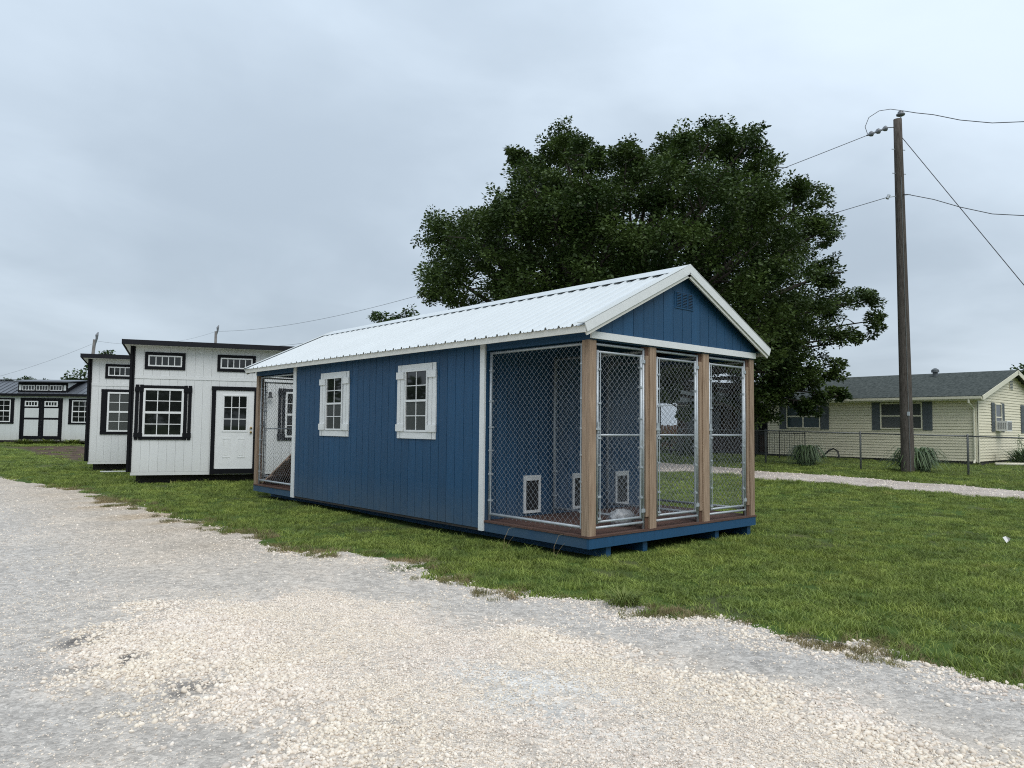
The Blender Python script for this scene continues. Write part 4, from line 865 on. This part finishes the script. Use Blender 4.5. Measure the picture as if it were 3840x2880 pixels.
BLOBS = [(-6.05, 1.11, 6.29, 1.33), (-3.39, 4.65, 7.19, 1.57), (-5.55, 2.55, 8.17, 0.96), (-3.91, 4.82, 8.9, 1.07), (-6.21, -0.44, 7.25, 1.31), (-3.99, 2.31, 8.15, 1.51), (-1.86, 4.96, 9.01, 1.7), (-5.79, -1.42, 7.89, 1.17), (-3.0, 1.77, 9.1, 1.39), (-0.98, 4.07, 9.98, 1.54), (-5.52, -1.7, 5.96, 1.31), (-2.77, 1.34, 6.79, 1.54), (-0.02, 4.38, 7.63, 1.78), (-4.8, -1.53, 9.13, 1.13), (-2.32, 1.11, 10.33, 1.3), (0.36, 3.97, 11.63, 1.49), (-4.44, -0.45, 10.36, 0.63), (-1.22, 3.12, 12.12, 0.75), (-3.1, -1.0, 11.2, 0.93), (-0.36, 1.73, 12.72, 1.08), (-3.96, -2.83, 10.06, 0.82), (-0.82, 0.11, 11.68, 0.97), (1.05, 1.86, 12.64, 1.06), (-5.13, -2.73, 7.6, 1.57), (-1.68, 0.76, 8.97, 1.92), (1.22, 3.7, 10.13, 2.2), (-4.11, -3.53, 8.36, 1.44), (-0.66, -0.41, 9.81, 1.73), (2.09, 2.07, 10.96, 1.96), (-4.07, -3.7, 6.45, 1.71), (-0.82, -0.8, 7.44, 2.04), (2.7, 2.35, 8.52, 2.39), (-2.75, -3.54, 9.95, 0.78), (0.29, -1.0, 11.39, 0.91), (2.61, 0.94, 12.49, 1.01), (-2.73, -4.43, 8.9, 1.24), (0.31, -2.04, 10.17, 1.44), (4.3, 1.1, 11.83, 1.71), (-1.21, -4.38, 10.42, 0.95), (1.03, -2.74, 11.45, 1.05), (4.54, -0.19, 13.07, 1.22), (0.37, -4.57, 11.1, 0.92), (4.64, -1.72, 13.06, 1.1), (1.63, -5.13, 11.06, 0.93), (5.3, -2.91, 12.65, 1.08), (1.86, -5.86, 10.16, 0.87), (6.8, -3.06, 12.08, 1.06), (-1.84, -6.03, 8.28, 1.56), (2.54, -3.11, 9.88, 1.91), (5.95, -0.83, 11.13, 2.19), (0.04, -6.64, 7.95, 1.32), (3.28, -4.76, 8.98, 1.52), (7.72, -2.2, 10.39, 1.8), (2.37, -6.91, 8.98, 0.9), (7.97, -4.05, 10.83, 1.11), (2.63, -7.24, 7.87, 0.77), (8.21, -4.51, 9.42, 0.95), (0.68, -7.06, 6.65, 1.25), (4.52, -4.98, 7.6, 1.46), (7.89, -3.15, 8.44, 1.66), (-3.06, -5.55, 6.59, 1.66), (1.43, -2.23, 7.91, 2.07), (5.63, 0.87, 9.16, 2.46), (-0.95, -6.26, 6.23, 1.58), (3.36, -3.55, 7.3, 1.92), (6.82, -1.39, 8.16, 2.19), (3.63, -6.98, 6.65, 0.79), (7.97, -4.89, 7.6, 0.93), (4.68, -6.79, 5.76, 0.82), (8.34, -5.08, 6.39, 0.94), (7.4, -6.74, 6.35, 0.77), (7.97, -6.6, 5.54, 0.68), (2.29, -6.65, 5.1, 1.24), (5.29, -5.09, 5.59, 1.39), (7.65, -3.86, 5.98, 1.52), (6.17, -5.9, 4.55, 0.96), (0.3, -6.45, 4.31, 1.4), (3.59, -4.54, 4.78, 1.61), (6.99, -2.57, 5.27, 1.83), (3.16, -5.84, 3.33, 1.05), (3.5, -5.66, 3.36, 1.06), (3.35, -4.84, 2.64, 0.92), (4.05, -6.48, 2.95, 0.68), (-1.69, -5.41, 4.8, 1.58), (2.19, -2.71, 5.51, 1.9), (5.5, -0.42, 6.12, 2.17), (-3.06, -4.33, 5.06, 1.43), (0.28, -1.63, 5.76, 1.7), (4.37, 1.67, 6.63, 2.02), (-4.43, -2.86, 5.36, 1.45), (-1.24, 0.2, 6.15, 1.72), (2.03, 3.34, 6.96, 2.01), (-5.46, -0.97, 5.62, 0.9), (-3.36, 1.44, 6.21, 1.02), (-0.58, 4.63, 6.99, 1.18), (6.45, -6.55, 4.78, 0.62), (4.02, -5.97, 2.23, 0.52), (-4.71, 4.19, 6.49, 0.71), (4.42, -7.03, 2.54, 0.48)]
BLOBS += [(.56, -2.66, 3.51, .99), (2.13, -2.75, 3.95, 1.2), (2.48, -3.7, 3.57, 1.1), (4.58, -3.57, 3.89, 1.07), (-.33, -3.13, 2.47, .54), (-.08, -3.72, 1.99, .41), (2.58, -3.04, 2.58, .69), (3.68, -3.61, 2.61, .78), (2.03, -.68, 4.26, 1.27)]
BLOBS += [(4.1, -5.17, 4.18, 1.04), (4.34, -6.0, 3.56, 0.86), (3.23, -5.62, 2.62, 0.89), (3.97, -6.5, 2.25, 0.58), (3.5, -4.58, 3.42, 1.04), (0.38, -2.49, 3.34, 0.83), (0.3, -3.05, 2.74, 0.55), (2.97, -5.05, 1.72, 0.65), (5.15, -6.7, 3.41, 0.63)]
tree('shade_tree', 'large dense dark green tree behind the blue kennel', (14.54, 12.85, .22), BLOBS, .42, 3.0, 7.4, .125, 5, per=215, spread=.60)
tree('broadleaf_tree', 'small dark treetop showing just above the white kennel roof', (17.8, 32.6, .5), [(0, 0, 7.1, 1.2), (.6, -.6, 7.7, .8), (-.7, .5, 7.3, .9), (.2, 0, 5.9, 1.5)], .14, 3, 9, .2, 8, 'leaf2')
tree('broadleaf_tree', 'green tree behind the half hidden white shed beside the leaning pole', (8.2, 62.6, .6), [(0, 0, 4.6, 1.7), (-1.1, .9, 3.9, 1.2), (1.0, -.8, 5.5, 1.2), (.5, -.5, 6.1, .9), (-1.5, 1.2, 4.4, .8), (0, 0, 3.2, 1.8)], .16, 1.6, 9, .24, 9, 'leaf2')
tree('broadleaf_tree', 'far treetop just above the ridge of the long shed', (13.5, 136, .6), [(-2.0, 1, 6.7, 1.5), (.5, 0, 7.0, 1.7), (3.0, -2, 6.6, 1.8), (0, 0, 5, 3)], .2, 3, 5, .4, 10, 'leaf2', limbs=False)
tree('broadleaf_tree', 'tree showing over the roof at the right end of the yellow house', (46.4, 6.4, .5), [(0, 0, 3.6, 1.8), (-.5, .5, 4.4, .9), (1, -1, 4.3, 1.5)], .16, 1.8, 9, .22, 12, 'leaf2')
for k, (lb, x, y, r, h) in enumerate((('dark shrub under the big tree, left of the brick wing', 19.8, 17.6, 1.1, 1.0), ('dark shrub under the big tree, against the brick wing', 21.3, 14.6, 1.0, .9), ('low dark shrub under the big tree, nearest the iron railing', 20.6, 12.9, .8, .7))):
    tree('shrub', lb, (x, y, float(G(x, y))), [(0, 0, h*.6, h*.7), (r*.6, -.3, h*.5, h*.6), (-r*.6, .3, h*.5, h*.6)], .05, .3, 22, .10, 20+k, 'leaf', 60, .3, 'shrub', limbs=False)
# far dark board fence seen through the kennel gates
wf = thing('board_fence', 'dark board fence far behind the kennel, left of the brick wing', 'fence', (25.0, 24.6, .42), math.atan2(-.62, .78))
for k in range(34): m = MB(); m.box(k*.2, k*.2+.185, 0, .02, 0, 1.35+.02*math.sin(k*3.1)); m.build('fence_board', 'post_dark', wf)
for z in (.3, 1.05): m = MB(); m.box(0, 6.8, .021, .06, z, z+.09); m.build('fence_rail', 'post_dark', wf)

# ================================================================== GARDEN PLANTS AND SMALL THINGS
def straps(n, h, r, wd, rg, droop=.5):
    V, F = [], []
    for i in range(n):
        a = rg.uniform(0, 6.283); b0 = np.array([math.cos(a), math.sin(a)])*r*.55*rg.random(); hh = h*rg.uniform(.35, 1.1); ln = r*rg.uniform(.3, 1.1); da = a+rg.uniform(-.5, .5); d = np.array([math.cos(da), math.sin(da)]); s = np.array([-d[1], d[0]])*wd/2
        o = len(V); K = 5
        for k in range(K+1):
            t = k/K; p = b0+d*ln*t**1.4; z = hh*((1-droop)*t+droop*(3.1*t*(1-t)+.28*t)); w = (1-t**2)*.9+.1
            V += [(p[0]-s[0]*w, p[1]-s[1]*w, z), (p[0]+s[0]*w, p[1]+s[1]*w, z)]
        for k in range(K): F.append((o+2*k, o+2*k+1, o+2*k+3, o+2*k+2))
    return np.array(V), np.array(F)
def plant(name, label, x, y, n, h, r, wd, mt, seed, cat='plant', droop=.5, z=None):
    t = thing(name, label, cat, (x, y, float(GZ(x, y)) if z is None else z)); rg = np.random.default_rng(seed); V, F = straps(n, h, r, wd, rg, droop); np_mesh('leaves', V, F, mt, t, kind='stuff'); return t
plant('iris_clump', 'rounded clump of strap leaves behind the fence, left of the pole', 19.25, 7.15, 340, .74, .58, .052, 'iris', 31, droop=.97)
plant('iris_clump', 'clump of strap leaves around the foot of the utility pole', 18.95, 3.35, 400, .82, .74, .05, 'iris', 32, droop=.97)
for k, (x, y, lb) in enumerate(((26.6, 2.3, 'leafy bed plant nearest the corner of the yellow house'), (28.4, 2.2, 'tall leafy plant in the bed under the gable of the yellow house'))):
    t = plant('garden_plant', lb, x, y, 220, .75+.1*k, .8, .05, 'iris', 33+k, droop=.4); m = MB(); rg = np.random.default_rng(50+k)
    for j in range(9):
        a = Vector((rg.uniform(-.5, .5), rg.uniform(-.3, .3), 0)); b = a+Vector((rg.uniform(-.15, .15), rg.uniform(-.1, .1), rg.uniform(.8, 1.25))); m.tube([a, a.lerp(b, .5), b], .008, 5)
        for q in range(5): c = b+Vector((rg.uniform(-.05, .05), rg.uniform(-.05, .05), -.07*q)); m.tube([c, c+Vector((rg.uniform(-.06, .06), rg.uniform(-.06, .06), .04))], .012, 4)
    m.build('flower_stalk', 'iris', t, kind='stuff')
m = MB(); pts = [(25.3, 2.9), (26.0, 2.2), (27.2, 1.75), (28.5, 1.65), (30, 1.7), (32, 1.9)]; m.tube([(x, y, float(GZ(x, y))+.06) for x, y in pts], .06, 8); tag(m.build('bed_edging', 'vinyl_trim', None, smooth=True), 'low pale curved edging round the bed by the yellow house', 'edging')
m = MB(); m.tube([(24.2, 9.1, .36), (24.2, 8.9, .5), (24.25, 8.7, .72), (24.25, 8.5, .8), (24.25, 8.32, .7), (24.2, 8.25, .5), (24.15, 8.2, .38), (23.9, 7.7, .36)], .035, 8); tag(m.build('drain_hose', 'iron', None, smooth=True), 'black corrugated drain hose arching up against the yellow house wall', 'hose')
m = MB(); m.box(-.62, .62, -.05, .05, 0, .03); o = m.build('white_board', 'white'); o.location = (-.35, 18.85, float(GZ(-.35, 18.85))+.03); o.rotation_euler = (0, 0, AZ); tag(o, 'white board lying in the grass before the half hidden shed', 'board')
# litter, rubber strip, weeds on the verge
m = MB(); m.poly([(-.045, -.02, .0), (.05, -.03, .02), (.04, .04, .05), (-.03, .03, .07), (.0, .0, .085), (.02, -.05, .06)], [(0, 1, 4), (1, 2, 4), (2, 3, 4), (3, 0, 4), (0, 5, 1), (5, 4, 1)]); o = m.build('paper_scrap', 'litter'); o.location = (5.51, -2.73, float(GZ(5.51, -2.73))+.03); tag(o, 'small crumpled white paper scrap on the right-hand lawn', 'litter')
m = MB(); m.poly([(-.20, .03, .02), (-.08, .05, .035), (.04, .035, .02), (.15, -.02, .035), (.20, -.05, .015), (-.20, .055, .015), (-.08, .075, .03), (.04, .06, .016), (.15, .0, .03), (.21, -.04, .012)], [(0, 1, 6, 5), (1, 2, 7, 6), (2, 3, 8, 7), (3, 4, 9, 8)])
m.poly([(-.15, -.02, .012), (-.02, -.0, .022), (.12, -.06, .014), (-.15, -.005, .01), (-.02, .018, .02), (.12, -.045, .012)], [(0, 1, 4, 3), (1, 2, 5, 4)]); o = m.build('rubber_strip', 'rubber'); o.location = (-1.19, -3.31, float(road_z(np.array([-1.19]), np.array([-3.31]))[0])+.012); o.rotation_euler = (0, 0, -1.2); tag(o, 'torn black rubber strip on the gravel near the grass edge', 'strip')
def zr(x, y): return float(max(road_z(np.array([x]), np.array([y]))[0], GZ(x, y)))
plant('dry_weed', 'small dry weed tuft growing alone out of the grey gravel', -1.97, -.91, 34, .11, .11, .006, 'straw', 61, 'weed', .2, zr(-1.97, -.91))
plant('grass_tuft', 'leafy green grass tuft at the gravel edge before the kennel corner', -1.42, -1.72, 150, .16, .24, .012, 'weed', 62, 'grass', .5, zr(-1.42, -1.72))
plant('grass_tuft', 'flat green tuft isolated in the pale gravel by the lawn edge', -1.92, .98, 90, .05, .22, .010, 'weed', 63, 'grass', .3, zr(-1.92, .98))
for (x, y, s, lb) in ((-.28, 1.2, 71, 'dry grass stalk leaning against the blue skirting below the mesh panel'), (-.16, .42, 72, 'short dry grass stalk under the near kennel corner')):
    t = thing('dry_stalk', lb, 'weed', (x, y, float(GZ(x, y)))); m = MB(); m.tube([(0, 0, 0), (.03, .03, .14), (.10, .02, .27), (.17, -.02, .29)], [.003, .0025, .002, .001], 4); m.tube([(.03, .02, .0), (.05, -.05, .12), (.06, -.12, .20)], [.003, .002, .001], 4); m.build('stem', 'straw', t)
for k, (x, y) in enumerate(((1.0, 39.3), (2.0, 38.3), (2.9, 37.8), (0.1, 39.9))): plant('weed_patch', ('yellow-green weeds at the foot of the long shed, %s' % ('before the left door', 'before the right door', 'nearest the white shed corner', 'leftmost clump')[k]), x, y, 160, .32, .6, .05, 'weed', 80+k, 'weeds', .3)

# ================================================================== SCATTER (grass, gravel)
def scatter(name, P_, rot, scl, idx, meshes, mt):
    """instances of small meshes on points; the variants are plain geometry inside the node tree"""
    me = bpy.data.meshes.new(name); me.vertices.add(len(P_)); me.vertices.foreach_set('co', P_.astype(np.float32).ravel())
    a = me.attributes.new('rot', 'FLOAT_VECTOR', 'POINT'); a.data.foreach_set('vector', rot.astype(np.float32).ravel())
    a = me.attributes.new('scl', 'FLOAT_VECTOR', 'POINT'); a.data.foreach_set('vector', scl.astype(np.float32).ravel())
    a = me.attributes.new('pick', 'INT', 'POINT'); a.data.foreach_set('value', idx.astype(np.int32))
    me.materials.append(MT[mt]); o = bpy.data.objects.new(name, me); COL.objects.link(o); o['kind'] = 'stuff'
    ng = bpy.data.node_groups.new(name, 'GeometryNodeTree'); ng.interface.new_socket('Geometry', in_out='INPUT', socket_type='NodeSocketGeometry'); ng.interface.new_socket('Geometry', in_out='OUTPUT', socket_type='NodeSocketGeometry')
    N = ng.nodes; Lk = ng.links.new; gi = N.new('NodeGroupInput'); go = N.new('NodeGroupOutput'); iop = N.new('GeometryNodeInstanceOnPoints'); g2i = N.new('GeometryNodeGeometryToInstance')
    for ms in reversed(meshes):
        vo = bpy.data.objects.new(ms.name, ms); ms.materials.clear(); ms.materials.append(MT[mt]); oi = N.new('GeometryNodeObjectInfo'); oi.inputs['Object'].default_value = vo; oi.inputs['As Instance'].default_value = False; Lk(oi.outputs['Geometry'], g2i.inputs[0])
    def na(n, ty): q = N.new('GeometryNodeInputNamedAttribute'); q.data_type = ty; q.inputs['Name'].default_value = n; return [s for s in q.outputs if s.enabled and s.name == 'Attribute'][0]
    Lk(gi.outputs[0], iop.inputs['Points']); Lk(g2i.outputs[0], iop.inputs['Instance']); iop.inputs['Pick Instance'].default_value = True
    Lk(na('pick', 'INT'), iop.inputs['Instance Index']); Lk(na('rot', 'FLOAT_VECTOR'), iop.inputs['Rotation']); Lk(na('scl', 'FLOAT_VECTOR'), iop.inputs['Scale']); Lk(iop.outputs[0], go.inputs[0])
    md = o.modifiers.new('scatter', 'NODES'); md.node_group = ng
    return o
def clump_mesh(name, n, rad, h0, h1, wd, rg, lean=.8):
    a = rg.uniform(0, 6.283, n); rr = rad*np.sqrt(rg.random(n)); b = np.stack([np.cos(a)*rr, np.sin(a)*rr], 1); h = rg.uniform(h0, h1, n)
    da = rg.uniform(0, 6.283, n); d = np.stack([np.cos(da), np.sin(da)], 1); ln = h*rg.uniform(.15, lean, n); fa = rg.uniform(0, 6.283, n); s = np.stack([np.cos(fa), np.sin(fa)], 1)*(wd*rg.uniform(.7, 1.3, n)/2)[:, None]
    z = np.zeros(n); m_ = b+d*(ln*.35)[:, None]; t = b+d*ln[:, None]
    V = np.stack([np.column_stack([b-s, z-.01]), np.column_stack([b+s, z-.01]), np.column_stack([m_-s*.8, h*.6]), np.column_stack([m_+s*.8, h*.6]), np.column_stack([t, h])], 1).reshape(-1, 3)
    o = np.arange(n)*5; F = np.concatenate([np.stack([o, o+1, o+3], 1), np.stack([o, o+3, o+2], 1), np.stack([o+2, o+3, o+4], 1)])
    return np_mesh(name, V, F, None)
rg = np.random.default_rng(99)
cl = [clump_mesh('grass_clump', 75, .13, .022, .062, .0072, rg, 1.9) for _ in range(6)] + [clump_mesh('grass_clump', 34, .09, .05, .115, .008, rg, 1.4) for _ in range(3)]
pts = []
for (s0, s1, den) in ((3.0, 10, 105), (10, 16, 62), (16, 24, 30), (24, 34, 13), (34, 60, 4)):
    wdt = lambda s: s*.80+3
    n = int(den*(s1-s0)*(wdt(s0)+wdt(s1))); s = rg.uniform(s0, s1, n); t = rg.uniform(-1, 1, n)*wdt(s1); kx = np.abs(t) < wdt(s); s, t = s[kx], t[kx]
    x = CAM[0]+FH[0]*s+RH[0]*t; y = CAM[1]+FH[1]*s+RH[1]*t
    pts.append(np.stack([x, y, np.full(len(x), 1+.5*(s0 >= 16)+.6*(s0 >= 24)+.8*(s0 >= 34)), s], 1))
gp = np.concatenate(pts); x, y = gp[:, 0], gp[:, 1]
rdist = sdist(x, y, ROAD)+edge_noise(x, y)*.6
keep = (rdist < .03) & (drive_d(x, y) < .02) & ~((x > -.02) & (x < W+.02) & (y > .02) & (y < LN))
keep &= ~((rdist > -.35) & (fbm(x, y, 4, 91) > .56))                               # thin fringe at the gravel
keep &= ~(rg.random(len(x)) < .8*worn(x, y))                  # worn spots
keep &= ~((sdist(x, y, SOIL) > -.3) & (rg.random(len(x)) < .9))
keep &= ~((x > 24.6) & (x < 33) & (y > 3.2) & (y < 18)) 
for (q, wd_, dp_, az) in (((-1.246, 14.59), 5.3, 3.4, AZ), ((-1.121, 19.816), 5.3, 3.4, AZ), ((-.807, 41.141), 6.6, 3.6, AC_)):
    lx = (x-q[0])*math.cos(az)+(y-q[1])*math.sin(az); ly = -(x-q[0])*math.sin(az)+(y-q[1])*math.cos(az); keep &= ~((lx > -.0) & (lx < wd_) & (ly > .1) & (ly < dp_))
gp = gp[keep]; x, y = gp[:, 0], gp[:, 1]; n = len(gp); rdist = rdist[keep]
big = rg.random(n) < (.05+.22*((rdist > -.6) & (rdist < .1))+.35*sstep((fbm(x, y, .9, 93)-.56)*8))
# clipped lower by the mower in the open, longer along the kennel and fence
hs = (.45+.62*fbm(x, y, .7, 94))*rg.uniform(.75, 1.25, n)
scatter('grass', np.stack([x, y, GZ(x, y)-.004], 1), np.stack([rg.normal(0, .08, n), rg.normal(0, .08, n), rg.uniform(0, 6.283, n)], 1), np.stack([gp[:, 2]*np.ones(n), gp[:, 2]*np.ones(n), hs*(1+.25*(gp[:, 2] > 1.2))], 1), np.where(big, rg.integers(6, 9, n), rg.integers(0, 6, n)), cl, 'grass')
# sparse brownish fringe creeping over the gravel edge
n = 26000; x = rg.uniform(-3.8, .2, n); y = rg.uniform(-7, 16, n); rd_ = sdist(x, y, ROAD)+edge_noise(x, y)*.6
kk = (rd_ > -.25) & (rd_ < .42) & (fbm(x, y, 2.6, 97) > .50+.22*np.clip(rd_, 0, 1)/.42) & (rg.random(n) < .55); x, y = x[kk], y[kk]; n = len(x)
scatter('dead_grass', np.stack([x, y, np.maximum(GZ(x, y), road_z(x, y))-.006], 1), np.stack([rg.normal(0, .12, n), rg.normal(0, .12, n), rg.uniform(0, 6.283, n)], 1), np.stack([rg.uniform(.35, .8, n)]*2+[rg.uniform(.35, .85, n)], 1), rg.integers(0, 9, n), [m_.copy() for m_ in cl], 'fringe')
# crushed stones
ph = (1+5**.5)/2; IV = np.array([(-1, ph, 0), (1, ph, 0), (-1, -ph, 0), (1, -ph, 0), (0, -1, ph), (0, 1, ph), (0, -1, -ph), (0, 1, -ph), (ph, 0, -1), (ph, 0, 1), (-ph, 0, -1), (-ph, 0, 1)])/math.hypot(1, ph)
IF = np.array([(0, 11, 5), (0, 5, 1), (0, 1, 7), (0, 7, 10), (0, 10, 11), (1, 5, 9), (5, 11, 4), (11, 10, 2), (10, 7, 6), (7, 1, 8), (3, 9, 4), (3, 4, 2), (3, 2, 6), (3, 6, 8), (3, 8, 9), (4, 9, 5), (2, 4, 11), (6, 2, 10), (8, 6, 7), (9, 8, 1)])
def stone_mesh(seed):
    r_ = np.random.default_rng(seed); V = IV*(1+r_.uniform(-.28, .22, (12, 1)))*np.array([1, r_.uniform(.65, .95), r_.uniform(.5, .8)])+r_.normal(0, .06, (12, 3)); return np_mesh('crushed_stone', V*.5, IF, None)
st = [stone_mesh(100+k) for k in range(8)]
def stones(name, x, y, size, z, mt, bury=.18):
    n = len(x); scatter(name, np.stack([x, y, z+size*.5*.62-size*bury], 1), np.stack([rg.normal(0, .45, n), rg.normal(0, .45, n), rg.uniform(0, 6.283, n)], 1), np.repeat(size[:, None], 3, 1)*rg.uniform(.85, 1.15, (n, 3)), rg.integers(0, 8, n), st, mt)
n = 190000; x = rg.uniform(-6.1, -1.5, n); y = rg.uniform(-6.2, 1.7, n); pm = pile_mask(x, y)
thin = sstep((fbm(x, y, 1.1, 95)-.36)*6+.5)                                      # packed, finer areas within the spread
pale = sstep(1.3-np.hypot((x+3.52)/.35, (y+2.85)/.75))
k = rg.random(n) < pm**1.4*(.45+.55*thin)*(1-.6*pale)*(1-.85*dark_spot(x, y)); x, y = x[k], y[k]
left = sstep((-3.75-x+.12*y)/.9); ridge = sstep((x+2.95)/.3)*sstep((1.0-y)/1.5)                # coarser tongue on the left, coarse rim against the verge
coarse = .62+.55*left+.55*ridge
sz = np.clip(rg.lognormal(math.log(.0165), .42, len(x))*coarse, .006, .044)
stones('loose_gravel', x, y, sz, road_z(x, y)+.003*rg.random(len(x)), 'stone', .27)
# loose fines all over the road
parts_ = []
for (s0, s1, den, md_) in ((2.6, 7, 1300, .0085), (7, 11, 480, .0115), (11, 18, 110, .016)):
    n = int(den*(s1-s0)*1.6*s1); s = rg.uniform(s0, s1, n); t = rg.uniform(-.8, .8, n)*s1; xx = CAM[0]+FH[0]*s+RH[0]*t; yy = CAM[1]+FH[1]*s+RH[1]*t
    dd_ = sdist(xx, yy, ROAD)+edge_noise(xx, yy)*.6; kk = (dd_ > -.12) & (rg.random(n) < .25+.75*sstep((fbm(xx, yy, 1.4, 96)-.42)*6+.3)); xx, yy = xx[kk], yy[kk]
    parts_.append(np.stack([xx, yy, np.clip(rg.lognormal(math.log(md_), .42, len(xx)), .004, .045)], 1))
pp = np.concatenate(parts_); x, y, sz = pp.T
stones('fine_gravel', x, y, sz, np.maximum(road_z(x, y), GZ(x, y)), 'pebble', .25)
n = 5200; i = rg.integers(0, len(ROAD_EDGE)-3, n); pe = np.array(ROAD_EDGE); tt_ = rg.random(n); e_ = pe[i]+(pe[i+1]-pe[i])*tt_[:, None]; x = e_[:, 0]-np.abs(rg.normal(0, .22, n))-.02+.1*rg.normal(size=n); y = e_[:, 1]+rg.normal(0, .1, n)
kk = (y < 4) & (y > -7) & (sdist(x, y, ROAD)+edge_noise(x, y)*.6 > -.08); x, y = x[kk], y[kk]; sz = np.clip(rg.lognormal(math.log(.017), .45, len(x)), .006, .05); stones('verge_gravel', x, y, sz, np.maximum(road_z(x, y), GZ(x, y)), 'stone', .22)
# stones of the pinkish drive
n = 9000; x = rg.uniform(9, 16, n); y = rg.uniform(-6, 15, n); kk = drive_d(x, y) > .12; x, y = x[kk], y[kk]; sz = np.clip(rg.lognormal(math.log(.03), .35, len(x)), .015, .06); stones('driveway_gravel', x, y, sz, GZ(x, y)+.025, 'stone', .2)
# wood behind the viewer, seen only in the window reflections
wood_b = []
for k in range(46):
    a = R(150+k*4.6); rr = rg.uniform(48, 60); hi = 1.9 if k < 26 else 1.0; wood_b.append((CAM[0]+math.sin(a)*rr, CAM[1]+math.cos(a)*rr, hi*rg.uniform(1.6, 3.0), (.5+.5*hi)*rg.uniform(2.2, 3.0)))
V, F = leaf_cloud(wood_b, 2.2, .9, rg, 1.6, 26); o = np_mesh('distant_wood', V, F, 'leaf2', None, kind='stuff'); o['label'] = 'belt of trees across the road behind the viewer'
GROUPS = {'white_shed': 'white sheds with black trim', 'broadleaf_tree': 'smaller trees in the background', 'shrub': 'shrubs under the big tree', 'iris_clump': 'strap leaf clumps by the fence', 'garden_plant': 'plants in the house bed', 'weed_patch': 'weeds along the long shed', 'grass_tuft': 'tufts at the gravel edge', 'dry_stalk': 'dry stalks by the kennel', 'power_line': 'overhead power lines', 'utility_pole': 'utility poles'}
for o in list(COL.objects):
    k = o.name.split('.')[0]
    if o.parent is None and k in GROUPS: o['group'] = GROUPS[k]
